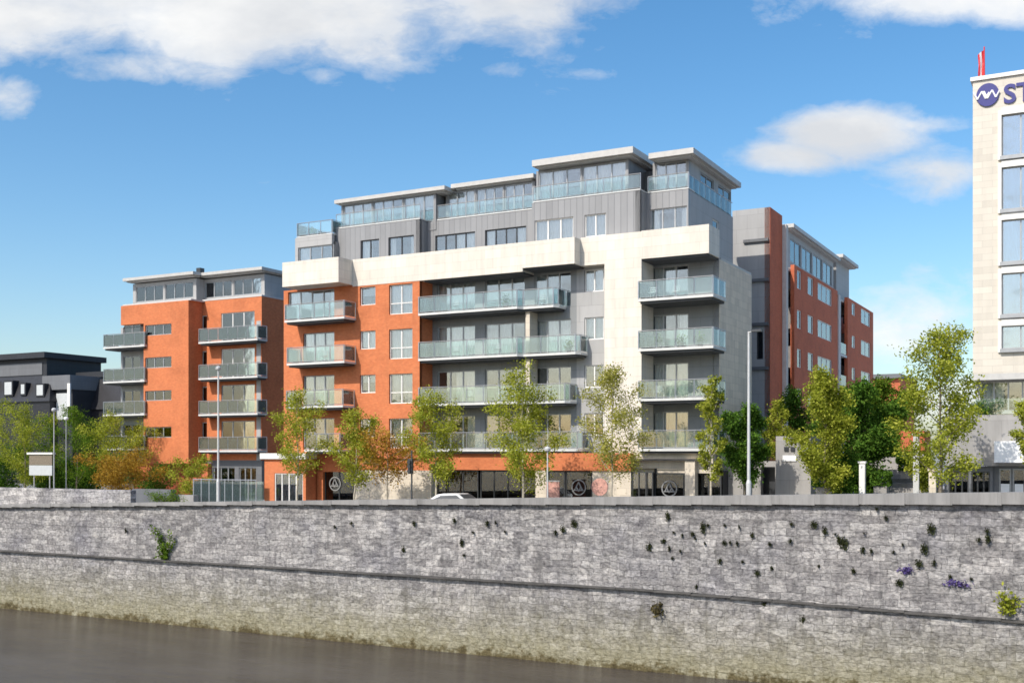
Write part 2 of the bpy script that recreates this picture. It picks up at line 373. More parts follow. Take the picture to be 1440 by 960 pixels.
# ------------------------------------------------------------------ building kit
def window(root, F, a0, a1, z0, z1, n=2, style='curtain', frame='frame', pane='pane', inset=.14, bar=None, fw=.07, name='window', room=1.6, roomm='room', rail=None, ext=.06):
    """frame with mullions in an opening; children: pane, curtain or blind, and the room behind"""
    f = MB(); d0, d1 = inset, inset+.09
    f.fbox(F, a0, a0+fw, d0, d1, z0, z1); f.fbox(F, a1-fw, a1, d0, d1, z0, z1)
    f.fbox(F, a0+fw, a1-fw, d0, d1, z0, z0+fw); f.fbox(F, a0+fw, a1-fw, d0, d1, z1-fw, z1)
    w = (a1-a0)/n
    for k in range(1, n):
        c = a0+k*w; f.fbox(F, c-.04, c+.04, d0+.004, d1-.004, z0+fw, z1-fw)
    if bar: f.fbox(F, a0+fw, a1-fw, d0+.012, d1-.012, z0+bar-.03, z0+bar+.03)
    o = f.build(name, frame, root)
    g = MB(); g.fbox(F, a0+fw*.5, a1-fw*.5, d0+.04, d0+.05, z0+fw*.5, z1-fw*.5); g.build('pane', pane, o)
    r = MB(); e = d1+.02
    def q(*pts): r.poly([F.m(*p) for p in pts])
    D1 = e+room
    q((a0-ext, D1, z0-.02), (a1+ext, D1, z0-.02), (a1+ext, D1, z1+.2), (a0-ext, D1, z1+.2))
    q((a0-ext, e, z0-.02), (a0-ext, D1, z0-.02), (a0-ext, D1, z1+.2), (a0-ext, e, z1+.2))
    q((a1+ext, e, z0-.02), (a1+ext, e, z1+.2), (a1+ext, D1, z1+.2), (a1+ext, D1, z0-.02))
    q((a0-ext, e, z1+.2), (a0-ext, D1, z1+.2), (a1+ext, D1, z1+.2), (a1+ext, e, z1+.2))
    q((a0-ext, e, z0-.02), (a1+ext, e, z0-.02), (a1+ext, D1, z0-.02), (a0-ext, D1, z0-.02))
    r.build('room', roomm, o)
    c = MB(); dc = d1+.10; W = a1-a0
    def drape(x0, x1, zz0, zz1, wav=.04):
        k = max(4, int((x1-x0)/.09)); P = [(x0+(x1-x0)*i/k, dc+wav*math.sin(i*1.9)+random.uniform(0, .015)) for i in range(k+1)]
        for i in range(k):
            c.poly([F.m(P[i][0], P[i][1], zz0), F.m(P[i+1][0], P[i+1][1], zz0), F.m(P[i+1][0], P[i+1][1], zz1), F.m(P[i][0], P[i][1], zz1)])
    if style == 'mix':
        style = random.choice(['curtain', 'sides', 'half', 'blind', 'sheer', 'none', 'sides'])
    if style == 'curtain': drape(a0, a1, z0+.03, z1)
    elif style == 'sides':
        drape(a0, a0+W*random.uniform(.18, .34), z0+.03, z1); drape(a1-W*random.uniform(.1, .28), a1, z0+.03, z1)
    elif style == 'half':
        if random.random() < .5: drape(a0, a0+W*.55, z0+.03, z1)
        else: drape(a0+W*.45, a1, z0+.03, z1)
    elif style == 'sheer': drape(a0, a0+W*.7, z0+.03, z1, .02)
    elif style == 'blind': drape(a0, a1, z0+(z1-z0)*random.uniform(.25, .6), z1, 0)
    if c.f: c.build('blind' if style == 'blind' else 'curtain', 'blind' if style in ('blind', 'sheer') else 'curtain', o)
    if rail:
        m = MB(); m.fbox(F, a0+.05, a1-.05, .03, .05, z0+.05, z0+rail); m.build('glass_guard', 'rail_glass', o)
    return o

def balcony(root, path, depth_to, ztop, th=.24, h=1.08, posts=1.15, close=True, name='balcony', rail_mat='rail_glass', skip_first=False):
    """path: plan points of the outer edge, left to right; slab runs back to v = depth_to; railing along the path and its two ends"""
    pts = [tuple(p) for p in path]
    poly = pts + [(pts[-1][0], depth_to), (pts[0][0], depth_to)]
    s = MB().prism(poly, ztop-th*.62, ztop); o = s.build(name, 'slab', root)
    if th > .2:
        ins = [(p[0]+(.12 if i == 0 else -.12 if i == len(pts)-1 else 0), p[1]+.12) for i, p in enumerate(pts)]
        MB().prism(ins + [(ins[-1][0], depth_to-.01), (ins[0][0], depth_to-.01)], ztop-th*.62-.13, ztop-th*.62-.002).build('soffit', 'soffit_painted_shade', o)  # added underside panel, shade below the slab painted dark
    run = list(pts)
    if close: run = [(pts[0][0], depth_to)] + run + [(pts[-1][0], depth_to)]
    r = MB(); g = MB()
    for (p, q) in zip(run[:-1], run[1:]):
        d = Vector((q[0]-p[0], q[1]-p[1])); ln = d.length
        if ln < .05: continue
        e = d/ln; nrm = Vector((e.y, -e.x)); i0 = -nrm*.05
        P = lambda t, off, z: (p[0]+e.x*t+i0.x+nrm.x*off, p[1]+e.y*t+i0.y+nrm.y*off, z)
        r.tube(P(0, 0, ztop+h), P(ln, 0, ztop+h), .028, n=6)
        r.tube(P(0, 0, ztop+.08), P(ln, 0, ztop+.08), .018, n=6)
        k = max(1, round(ln/posts))
        for j in range(k+1): r.tube(P(ln*j/k, 0, ztop), P(ln*j/k, 0, ztop+h), .022, n=6)
        for j in range(k):
            a, b = ln*j/k+.05, ln*(j+1)/k-.05
            if b-a < .1: continue
            i = len(g.v)
            g.v += [P(a, -.008, ztop+.10), P(b, -.008, ztop+.10), P(b, -.008, ztop+h-.06), P(a, -.008, ztop+h-.06),
                    P(a, .008, ztop+.10), P(b, .008, ztop+.10), P(b, .008, ztop+h-.06), P(a, .008, ztop+h-.06)]
            for qd in ((0,3,2,1),(4,5,6,7),(0,1,5,4),(1,2,6,5),(2,3,7,6),(3,0,4,7)): g.f.append(tuple(i+w for w in qd))
    r.build('railing', 'metal', o); g.build('glass_panel', rail_mat, o)
    return o

def roof_slab(root, u0, u1, v0, v1, ztop, th=.26, name='roof'):
    o = MB().box(u0, u1, v0, v1, ztop-th, ztop).build(name, 'roof', root)
    MB().box(u0+.25, u1-.25, v0+.25, v1-.25, ztop-th-.10, ztop-th).build('soffit', 'soffit', o)
    return o

# ================================================================== MAIN APARTMENT BLOCK
vM, vL, vR, vBk, vRb = 62.1, 60.5, 63.0, 63.7, 65.0
FL = [4.0, 7.0, 10.0, 13.0]
uL0, uL1 = U(397, vL), U(476, vL)
uM0, uM1 = uL1, U(590, vM)                      # red brick section
uS1 = U(808, vM)                                # end of the projecting white band
uC0, uC1 = U(850, vR), U(902, vR)               # white column
uE = U(997, vR)
uW0 = U(399, vM)
VEND = 74.2
main = thing('apartment_building', (uL0+uE)/2, 66, 0, 'large seven-storey apartment block with white stone band across orange brick, glass balconies and grey penthouses', 'building')
F = Face('F', vM); FB = Face('F', vBk); FR = Face('F', vR); FRb = Face('F', vRb)

# --- red brick wall with its windows
holes = []; wins = []
ub0, ub1 = U(547, vM), U(580, vM); us0, us1 = U(506, vM), U(528, vM)
ud0, ud1 = U(426, vM), U(470, vM)
for k, z in enumerate(FL):
    holes += [(ub0, ub1, z+.08, z+2.08), (us0, us1, z+.85, z+2.1)]
    a0 = U(405, vM) if k == 3 else ud0
    holes.append((a0, ud1, z+.02, z+2.2))
    wins.append((k, z, a0))
b = MB(); b.wall(F, uW0, uM1, 3.4, 15.33, holes, .32); b.build('brick_wall', 'brick', main)
st_b = ['sides', 'half', 'curtain', 'curtain']
for k, z, a0 in wins:
    window(main, F, ub0, ub1, z+.08, z+2.08, 2, ['curtain', 'curtain', 'curtain', 'curtain'][k], 'frame_white', bar=.75)
    window(main, F, us0, us1, z+.85, z+2.1, 1 if k == 3 else 2, ['half', 'blind', 'curtain', 'blind'][k], 'frame_white')
    window(main, F, a0, ud1, z+.02, z+2.2, 4 if k == 3 else 3, ['sheer', 'sheer', 'curtain', 'sides'][k], 'frame', name='sliding_door')
# recess jamb
MB().fbox(Face('R', uM1), vM+.02, vBk, .0, .3, 3.4, 15.2).build('recess_wall', 'brick', main)
# --- recessed grey wall behind the middle balconies
holes = []
dd = [(615, 668, 3), (682, 738, 3), (752, 803, 3)]
for z in FL:
    for x0, x1, n in dd: holes.append((U(x0, vBk), U(x1, vBk), z+.02, z+2.25))
    holes.append((U(822, vBk), U(849, vBk), z+.85, z+2.25))
uSp = U(811, vBk)
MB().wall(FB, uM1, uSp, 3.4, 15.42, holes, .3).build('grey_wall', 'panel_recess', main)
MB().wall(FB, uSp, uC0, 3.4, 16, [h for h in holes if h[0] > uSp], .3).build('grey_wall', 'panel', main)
MB().box(uM1+.31, U(735, vM)-.02, vM+.12, vBk-.01, 15.10, 15.19).build('soffit', 'soffit_painted_shade', main)  # dark panels added under the band, painting the deep shade of the recesses
MB().box(U(735, vM)+.02, uS1-.1, vM+.12, vBk-.01, 15.32, 15.41).build('soffit', 'soffit_painted_shade', main)
MB().box(U(902, vR)+.01, U(997, vR)-.1, vR+.12, 65.0, 15.38, 15.49).build('soffit', 'soffit_painted_shade', main)
for k, z in enumerate(FL):
    for j, (x0, x1, n) in enumerate(dd):
        window(main, FB, U(x0, vBk), U(x1, vBk), z+.02, z+2.25, n, 'mix' if (j < 2 or k > 1) else 'none', 'frame', name='sliding_door', inset=.1)
    window(main, FB, U(822, vBk), U(849, vBk), z+.85, z+2.25, 2, ['blind', 'none', 'curtain', 'curtain'][k], 'frame_white', inset=.08)
ends = [820, 802, 817, 786]
for k, z in enumerate(FL):
    p = [(U(588, vM-.2), vM-.2), (U(727, vM-.2), vM-.2), (U(736, vM+.2), vM+.2), (U(ends[k]-8, vM+.2), vM+.2), (U(ends[k], vM+.55), vM+.55)]
    balcony(main, p, vBk, z)
    if k < 3:
        MB().box(U(739, vM+.5), U(739, vM+.5)+.3, vM+.5, vBk, z, z+2.72).build('partition', 'cream', main)
# --- left bay balconies, band box
for k, z in enumerate(FL):
    x0 = [428, 402, 403, 400][k]; x1 = [484, 488, 490, 490][k]
    balcony(main, [(U(x0, vL+.25), vL+.25), (U(x1, vL+.25)-.35, vL+.25)], vM, z)
b = MB(); b.box(uL0, uL1, vL, vM+.7, 15.3, 17.0); b.build('stone_band', 'white', main)
MB().box(uL1, U(735, vM), vM-.02, vM+1.6, 15.2, 17.05).build('stone_band', 'white', main); MB().box(U(735, vM), uS1, vM-.02, vM+1.6, 15.42, 17.05).build('stone_band', 'white', main)
# right section: band and column in one frame
b = MB(); b.box(uS1, uC0, vR, vR+1.4, 15.4, 17.15); b.box(uC1, uE, vR, vRb, 15.5, 17.2); b.box(uC0, uC1, vR, vBk+1.3, 3.2, 17.17)
b.build('stone_frame', 'white', main)
# --- right bay: back wall, doors, balconies
holes = [(U(915, vRb), U(968, vRb), z+.02, z+2.3) for z in FL]
MB().wall(FRb, uC1, uE-.02, 3.4, 15.5, holes, .3).build('grey_wall', 'panel_recess', main)
for k, z in enumerate(FL):
    window(main, FRb, U(915, vRb), U(968, vRb), z+.02, z+2.3, 3, ['curtain', 'curtain', 'sides', 'sheer'][k], 'frame', name='sliding_door', inset=.1)
    balcony(main, [(U(897, vR-.5), vR-.5), (U(1003, vR-.5), vR-.5)], vRb, z)
# --- limestone end wall and ground floor
FE = Face('R', uE)
v_e1 = VX(1057, uE)
eh = [(68.0, 69.2, z+.6, z+2.1) for z in (4.0,)]
MB().wall(FE, vRb, v_e1, -1, 15.45, [], .4).build('end_wall', 'stone', main)
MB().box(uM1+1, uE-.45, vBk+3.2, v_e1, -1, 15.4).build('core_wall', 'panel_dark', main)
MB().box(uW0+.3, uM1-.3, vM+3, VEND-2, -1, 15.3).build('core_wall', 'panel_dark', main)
# --- storey six: zinc walls with windows
vZ = 64.3
FZ = Face('F', vZ)
uZ1 = U(968, 65.0)
def zwin(xs, v, z0=17.35, z1=18.75): return [(U(a, v), U(b_, v), z0, z1) for a, b_ in xs]
zA = [(507, 533), (546, 582)]
zB = [(612, 668), (682, 740)]
zC = [(752, 806), (822, 852)]
zD = [(914, 966)]
# A: left part
vA = 64.0
FA = Face('F', vA)
hA = zwin(zA, vA); uA0, uA1 = U(470, vA), U(590, vA)
MB().wall(FA, uA0, uA1, 16, 19.75, hA, .3).build('zinc_wall', 'seam', main)
for i, h in enumerate(hA): window(main, FA, *h, 2, ['half', 'sides'][i], 'frame_dark', inset=.1)
MB().fbox(Face('R', uA1), vA, vA+1.6, 0, .3, 16, 19.748).build('zinc_wall', 'seam', main)
# far left lower wing with roof terrace
vA2 = 63.4; FA2 = Face('F', vA2)
h2 = [(U(419, vA2), U(468, vA2), 17.1, 18.6)]
uA20 = U(415, vA2)
MB().wall(FA2, uA20, uA0+.25, 16, 19.3, h2, .3).build('zinc_wall', 'panel', main)
window(main, FA2, *h2[0], 3, 'sides', 'frame', inset=.1)
MB().box(uA20, uA0+.2, vA2+2.3, vA2+9, 16, 19.3).build('zinc_wall', 'panel', main)
balcony(main, [(uA20+.05, vA2+.1), (uA0+.2, vA2+.1)], vA2+6, 19.42, th=.12, h=.95, name='roof_terrace')
# B
vB = 65.0; FBz = Face('F', vB)
uB0, uB1 = U(596, vB), U(756, vB)
hB = zwin(zB, vB)
MB().wall(FBz, uB0, uB1, 16, 19.75, hB, .3).build('zinc_wall', 'seam', main)
for i, h in enumerate(hB): window(main, FBz, *h, 4, ['half', 'sides'][i], 'frame_dark', inset=.1)
# C
vC = 63.9; FC = Face('F', vC)
uC_0, uC_1 = U(748, vC), U(900, vC)
hC = zwin(zC, vC)
MB().wall(FC, uC_0, uC_1, 16, 19.9, hC, .3).build('zinc_wall', 'seam', main)
for i, h in enumerate(hC): window(main, FC, *h, 3 if i == 0 else 2, 'curtain', 'frame_white', inset=.1)
MB().fbox(Face('R', uC_1), vC, vC+2.2, 0, .3, 16, 19.898).build('zinc_wall', 'seam', main)
# D and the end face
vD = 65.0; FD = Face('F', vD)
hD = zwin(zD, vD, 17.3, 18.9)
MB().wall(FD, uC_1, uZ1, 16, 19.9, hD, .3).build('zinc_wall', 'seam', main)
window(main, FD, *hD[0], 3, 'sides', 'frame', inset=.1)
FDe = Face('R', uZ1)
he = [(VX(1002, uZ1), VX(1011, uZ1), 17.2, 19.0)]
MB().wall(FDe, vD+.3, VEND, 15.5, 19.9, he, .3).build('zinc_wall', 'panel', main)
window(main, FDe, *he[0], 1, 'curtain', 'frame_white', inset=.05)
MB().box(uZ1-.3, uE-.02, vRb+.4, v_e1, 15.45, 15.6).build('terrace_deck', 'roof', main)
# decks over storey six
for q0, q1, q2, q3 in ((uA0+.01, uA1-.31, vA+.31, 19.0), (uB0+.01, uC_0-.01, vB+.31, 19.0), (uC_0+.01, uC_1-.31, vC+.31, 19.02), (uC_1+.01, uZ1-.31, vD+.31, 19.0)):
    MB().box(q0, q1, q2, VEND, q3, q3+.2).build('terrace_deck', 'roof', main)
# --- storey seven: glazed penthouses under oversailing roofs
def penthouse(u0, u1, v, z0, z1, n, side=None, vend=VEND, strips=None):
    Fp = Face('F', v)
    hh = [(u0+.12+(u1-u0-.24)*i/n + .05, u0+.12+(u1-u0-.24)*(i+1)/n - .05, z0+.1, z1-.06) for i in range(n)]
    MB().wall(Fp, u0, u1, z0, z1, hh, .25).build('penthouse_wall', 'seam', main)
    for h in hh:
        window(main, Fp, *h, 3, random.choice(['curtain', 'sides', 'sheer', 'half', 'sheer']), 'frame', inset=.06, pane='pane')
penthouse(U(480, 64.95), U(613, 64.95), 64.95, 19.15, 21.72, 3)
penthouse(U(627, 65.75), U(752, 65.75), 65.75, 19.15, 21.85, 3)
penthouse(U(754, 64.5), U(884, 64.5), 64.5, 19.2, 22.1, 2)
penthouse(U(918, 65.5), U(969, 65.5), 65.5, 19.2, 21.9, 1)
uPe = U(969, 65.5)
FPe = Face('R', uPe)
hp = [(VX(985, uPe), VX(1004, uPe), 20.2, 21.6), (VX(1010, uPe), VX(1028, uPe), 20.2, 21.6)]
MB().wall(FPe, 65.75, VEND, 19.2, 21.9, hp, .25).build('penthouse_wall', 'panel', main)
for h in hp: window(main, FPe, *h, 2, 'sides', 'frame', inset=.06)
# returns and recesses
MB().fbox(Face('R', U(613, 64.95)), 65.2, 67, 0, .25, 19.15, 21.72).build('penthouse_wall', 'seam', main)
MB().fbox(Face('R', U(884, 64.5)), 64.75, 68, 0, .25, 19.2, 22.1).build('penthouse_wall', 'seam', main)
MB().box(U(480, 64.95)+.3, U(752, 66.4)-.3, 68.6, VEND, 19.2, 21.6).build('core_wall', 'panel_dark', main)
MB().box(U(754, 65)+.3, uPe-.4, 68.2, VEND-.1, 19.25, 21.8).build('core_wall', 'panel_dark', main)
b = MB(); b.box(U(884, 64.5)-.02, U(918, 65.9), 67.2, 67.5, 19.2, 21.9); b.build('recess_wall', 'panel_dark', main)
roof_slab(main, U(470, 64.5), U(625, 64.5), 64.5, VEND, 22.0, .26)
roof_slab(main, U(625, 64.5)+.02, U(750, 65.3), 65.3, VEND, 22.24, .28)
roof_slab(main, U(748, 63.7), U(890, 63.7), 63.7, VEND, 22.62, .40)
roof_slab(main, U(912, 64.6), U(975, 64.6), 64.6, VEND+.4, 22.3, .34)
MB().box(U(625, 64.5)-.35, U(625, 64.5)-.05, 66, 66.5, 22.0, 22.4).build('chimney', 'frame_dark', main)
# terrace rails
def terr(u0, u1, v, z): balcony(main, [(u0, v), (u1, v)], v+1.2, z, th=.12, h=.95, close=False, name='terrace_rail')
terr(uA0+.1, uA1, vA+.05, 19.87); terr(uB0, uB1-.05, vB+.05, 19.87); terr(uC_0+.05, uC_1, vC+.05, 20.02); terr(uC_1+.06, uZ1, vD+.05, 20.02)
b = MB(); g = MB()
b.tube((uZ1-.06, vD+.1, 20.9), (uZ1-.06, VEND, 20.9), .03, n=6)
for i in range(9): b.tube((uZ1-.06, vD+.1+i*1.1, 19.9), (uZ1-.06, vD+.1+i*1.1, 20.9), .022, n=6)
for i in range(8): g.box(uZ1-.07, uZ1-.05, vD+.15+i*1.1, vD+1.15+i*1.1, 20.0, 20.85)
ro = b.build('railing', 'metal', main); g.build('glass_panel', 'rail_glass', ro)
# --- ground floor of the main block
gz = -.6
def pier(x0, x1, v, mat, z0=gz, z1=3.4, d=.6, name='pier'):
    MB().box(U(x0, v), U(x1, v), v, v+d, z0, z1).build(name, mat, main)
vG = 62.3
pier(431, 454, vG, 'brick'); pier(427, 431, vG-.15, 'frame_white', z1=2.9)
pier(498, 606, vG-.1, 'cream', z1=2.6); pier(498, 606, vG, 'brick', 2.6, 3.4)
pier(753, 768, vG, 'cream'); pier(833, 887, vG+.1, 'cream', z1=2.9); pier(963, 977, vG+.2, 'cream')
pier(601, 606.5, vG-.25, 'cream', z1=2.6)
b = MB(); b.box(U(606, vG), U(887, vG), vG-.02, vG+.5, 2.66, 3.74); b.build('brick_spandrel', 'brick', main)
b = MB(); b.box(U(887, vR), U(1003, vR), vR-.05, vR+.5, 2.55, 3.74); b.build('stone_lintel', 'cream', main)
b = MB(); b.box(U(426, vG), U(498, vG), vG, vG+.5, 2.45, 3.4); b.build('brick_spandrel', 'brick', main)
def shop(x0, x1, n, v=vG+.15, z1=2.62, ring=False, name='shop_window', pane='pane_dark'):
    Fs = Face('F', v)
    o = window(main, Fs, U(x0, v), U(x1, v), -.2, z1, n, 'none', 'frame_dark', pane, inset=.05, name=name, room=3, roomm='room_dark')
    if ring:
        cu = (U(x0, v)+U(x1, v))/2 - (.35 if ring == 'l' else 0); r_ = .5; cz = 1.62; m = MB()
        for k in range(28):
            a0, a1 = 2*math.pi*k/28, 2*math.pi*(k+1)/28
            def pt(r, a, d): return (cu+r*math.cos(a), v+d, cz+r*math.sin(a))
            m.poly([pt(r_, a0, .03), pt(r_, a1, .03), pt(r_*.84, a1, .03), pt(r_*.84, a0, .03)][::-1])
        for (p, q) in (((-.34, -.22), (0, .4)), ((0, .4), (.34, -.22)), ((-.2, .05), (0, -.3)), ((0, -.3), (.2, .05)), ((-.42, -.22), (.42, -.22))):
            m.tube((cu+p[0]*.8, v+.028, cz+p[1]*.8), (cu+q[0]*.8, v+.028, cz+q[1]*.8), .045, n=6)
        m.build('emblem', 'ring', o)
shop(456, 497, 2, ring='l'); shop(608, 672, 3); shop(675, 753, 4); shop(768, 794, 1); shop(795, 832, 1, ring=True)
shop(888, 918, 3, pane='pane'); shop(920, 962, 1, v=vG+.4, z1=2.55, ring=True); shop(978, 1014, 2, v=vR+.3, z1=2.5)
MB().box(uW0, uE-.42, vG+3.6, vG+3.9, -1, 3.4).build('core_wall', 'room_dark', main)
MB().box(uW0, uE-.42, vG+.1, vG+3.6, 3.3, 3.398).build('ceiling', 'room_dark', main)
b = MB(); b.box(uC1, uE, vR+.5, vRb+.2, 3.4, 3.73); b.build('soffit', 'panel', main)
# orange porch at the left end of the block
porch = thing('entrance_porch', U(400, 61), 61, 0, 'small orange brick entrance porch with white coping and glazed doors', 'porch')
vP = 61.0; Fp = Face('F', vP)
hh = [(U(386, vP), U(426, vP), -.3, 2.35)]
MB().wall(Fp, U(372, vP), U(430, vP), -.6, 3.35, hh, .3).build('brick_wall', 'brick', porch)
MB().fbox(Face('R', U(430, vP)), vP+.3, vP+1.1, 0, .3, -.6, 3.35).build('brick_wall', 'brick', porch)
MB().fbox(Face('L', U(372, vP)), -vP-1.1, -vP-.3, 0, .3, -.6, 3.35).build('brick_wall', 'brick', porch)
MB().box(U(368, vP), U(432, vP), vP-.2, vP+1.1, 3.352, 3.75).build('roof', 'frame_white', porch)
window(porch, Fp, *hh[0], 4, 'none', 'frame_white', 'pane', inset=.05, name='glass_door', room=.7)

# ================================================================== LEFT RED BLOCK
vl = 68.6
lb = thing('apartment_building', U(265, vl), 74, 0, 'five-storey orange brick block with stacked corner balconies, left of the large one', 'building')
Fl = Face('F', vl)
x_l0, x_l1 = U(202, vl), U(265, vl)
lz = [4.0, 7.0, 10.0, 13.0]
strip = [(456, 471), (502, 517), (549, 563), (600, 615)]
hh = []
for (y0, y1) in strip: hh.append((U(204, vl), U(241, vl), Z(222, y1, vl), Z(222, y0, vl)))
MB().wall(Fl, x_l0, x_l1, 2.9, 14.85, hh, .3).build('brick_wall', 'brick', lb)
MB().box(U(170, vl), x_l1, vl, vl+.6, 14.85, 16.5).build('brick_band', 'brick', lb)
for i, h in enumerate(hh): window(lb, Fl, *h, 3, ['blind', 'half', 'blind', 'none'][i], 'frame', inset=.1)
vr_ = VX(285, x_l1)
MB().fbox(Face('R', x_l1), vl+.3, vr_, 0, .3, 2.9, 14.85).build('brick_wall', 'brick', lb)
MB().fbox(Face('R', x_l1), vl+.6, vr_, 0, .3, 14.85, 16.5).build('brick_band', 'brick', lb)
MB().box(U(172, vl), U(268, vl), vl+.05, vr_, 16.5, 16.62).build('parapet_coping', 'render', lb)
# recessed corner at the left, grey with glass doors
vc = vl+1.4; Fc = Face('F', vc)
hh = [(U(173, vc), U(197, vc), z+.02, z+2.3) for z in lz]
MB().wall(Fc, U(170, vc), x_l0+.02, 2.9, 14.85, hh, .3).build('grey_wall', 'panel', lb)
for i, h in enumerate(hh): window(lb, Fc, *h, 2, ['half', 'curtain', 'sheer', 'sides'][i], 'frame', name='sliding_door', inset=.08)
lzb = [4.05, 7.0, 9.85, 12.85]
for k, z in enumerate(lzb):
    balcony(lb, [(U(145, vl-.3), vl-.3), (U(203, vl-.3), vl-.3)], vc, z+.15)
# plinth below the overhang
MB().box(U(188, vl+1.2), x_l1+1.0, vl+1.2, vl+1.8, -1, 2.9).build('brick_wall', 'brick_dark', lb)
# right-hand part
vr2 = vr_
Fr = Face('F', vr2); x_r0, x_r1 = x_l1-.1, U(368, vr2)
hh = [(U(311, vr2), U(358, vr2), z+.05, z+2.45) for z in lz] + [(U(283.5, vr2), U(291, vr2), z+.3, z+2.4) for z in lz]
MB().wall(Fr, x_r0, x_r1, 3.2, 16.6, hh, .3).build('brick_wall', 'brick', lb)
for i, h in enumerate(hh):
    window(lb, Fr, *h, 3 if i < 4 else 1, ['sheer', 'none', 'sides', 'curtain', 'curtain', 'none', 'half', 'none'][i], 'frame_white' if i > 1 else 'frame', name='sliding_door' if i < 4 else 'window', inset=.08)
for k, z in enumerate(lz):
    balcony(lb, [(U(279, vr2-1.2), vr2-1.2), (U(362, vr2-1.2), vr2-1.2)], vr2, z+.02)
MB().box(U(361, vr2), U(367, vr2), vr2-.03, vr2+.3, 3.2, 14.6).build('grey_pilaster', 'panel', lb)
MB().fbox(Face('R', x_r1), vr2+.3, vr2+13, 0, .3, -1, 16.6).build('brick_wall', 'brick', lb)
MB().box(x_r0+.1, x_r1+.03, vr2-.03, vr2+13, 16.602, 16.72).build('parapet_coping', 'render', lb)
MB().box(U(172, vl)+.5, x_l1-.35, vl+3.4, vr2+12, -1, 16.3).build('core_wall', 'panel_dark', lb)
MB().box(x_r0, x_r1-.35, vr2+2.2, vr2+12.5, -1, 16.3).build('core_wall', 'panel_dark', lb)
hg = [(U(300, vr2), U(330, vr2), .2, 2.6), (U(336, vr2), U(360, vr2), -.2, 2.6)]
MB().wall(Fr, x_r0, x_r1, -1, 3.2, hg, .3).build('base_wall', 'panel_dark', lb)
for h in hg: window(lb, Fr, *h, 3, 'none', 'frame', 'pane', inset=.08)
# penthouses
for (x0, x1, v, zt) in ((187, 276, vl+1.6, 18.6), (284, 372, vr2+.9, 18.6)):
    Fq = Face('F', v); u0, u1 = U(x0, v), U(x1, v); n = 2
    hh = [(u0+.25+(u1-u0-.5)*i/n+.1, u0+.25+(u1-u0-.5)*(i+1)/n-.1, 17.0, 18.35) for i in range(n)]
    MB().wall(Fq, u0, u1, 16.4, zt, hh, .25).build('penthouse_wall', 'panel', lb)
    for h in hh: window(lb, Fq, *h, 3, 'mix', 'frame', inset=.05, room=1.2)
    MB().fbox(Face('R', u1), v+.25, v+9, 0, .25, 16.4, zt).build('penthouse_wall', 'panel', lb)
    roof_slab(lb, u0-.4, u1+.4, v-.8, v+9.5, zt+.45, .25)
MB().box(U(276, vl+1.6)-.2, U(276, vl+1.6)+.25, vl+1.8, vl+2.3, 19.05, 19.5).build('chimney', 'frame_dark', lb)
# glass screens and planter in front of that block
scr = MB(); fr = MB(); v = 60.5
for i in range(9):
    x0 = 272+i*11
    scr.box(U(x0+.7, v), U(x0+10.3, v), v, v+.02, .15, 1.75); fr.tube((U(x0, v), v+.01, 0), (U(x0, v), v+.01, 1.9), .04, n=6)
fr.tube((U(272, v), v+.01, 1.85), (U(360, v), v+.01, 1.85), .035, n=6)
t = thing('glass_screen', U(315, v), v, 0, 'run of framed glass screens with steel posts below the left orange block', 'screen')
fr.build('frame', 'metal', t); scr.build('glass_panel', 'rail_glass', t)
tag(MB().box(U(186, 58.5), U(240, 58.5), 58.5, 59, -.2, 1.15).build('garden_wall', 'panel_dark'), 'low dark grey garden wall right of the pale rubble parapet', 'wall')
tag(MB().box(U(240, 59.2), U(272, 59.2), 59.2, 59.7, -.2, .75).build('garden_wall', 'concrete'), 'low paler concrete garden wall between dark wall and glass screens', 'wall')

# ================================================================== REAR RED BLOCK
rb = thing('apartment_building', -24, 92, 0, 'long red brick block with white windows running back behind the limestone end wall', 'building')
vT = 79.0
uT1 = U(1083, vT)
FT = Face('F', vT); zT = Z(1083, 291, vT)
hh = [(U(1064, vT), U(1073, vT), Z(1068, 505, vT), Z(1068, 463, vT))]
MB().wall(FT, U(1030, vT), uT1-.02, -1, zT, hh, .3).build('grey_wall', 'panel', rb)
window(rb, FT, *hh[0], 1, 'none', 'frame_dark', 'pane_dark', inset=.1, roomm='room_dark')
for y in (340, 396, 458, 520): MB().fbox(FT, U(1046, vT), uT1-.1, -.18, -.003, Z(1070, y, vT), Z(1070, y, vT)+.22).build('ledge', 'panel_dark', rb)
FTr = Face('R', uT1); vT2 = VX(1100, uT1)
MB().wall(FTr, vT, vT2, -1, zT, [], .4).build('brick_wall', 'brick_dark', rb)
uP1 = U(1115, vT2+.6)
MB().box(uT1-.6, uP1-.35, vT2+.02, vT2+.6, -1, ZU(1100, 316, uT1)).build('pilaster', 'render', rb)
uF = U(1117, VX(1117, -21.6)); uF = -21.6
vF0, vF1 = VX(1117, uF), VX(1178, uF)
vG0, vG1 = VX(1192, uF), VX(1228, uF)
FF = Face('R', uF)
zr = ZU(1117, 372, uF)
rows = [(ZU(1160, 426, uF), ZU(1160, 402, uF)), (ZU(1160, 477, uF), ZU(1160, 453, uF)), (ZU(1160, 527, uF), ZU(1160, 503, uF)), (ZU(1160, 578, uF), ZU(1160, 554, uF))]
hh = []
for z0, z1 in rows:
    for a, b_ in ((1121, 1127), (1136, 1144), (1150, 1170)): hh.append((VX(a, uF), VX(b_, uF), z0, z1))
MB().wall(FF, vF0, vF1, -1, zr, hh, .3).build('brick_wall', 'brick_dark', rb)
for i, h in enumerate(hh): window(rb, FF, *h, 1 if i % 3 < 2 else 3, 'curtain' if i % 3 else 'sheer', 'frame_white', inset=.06)
hh = []
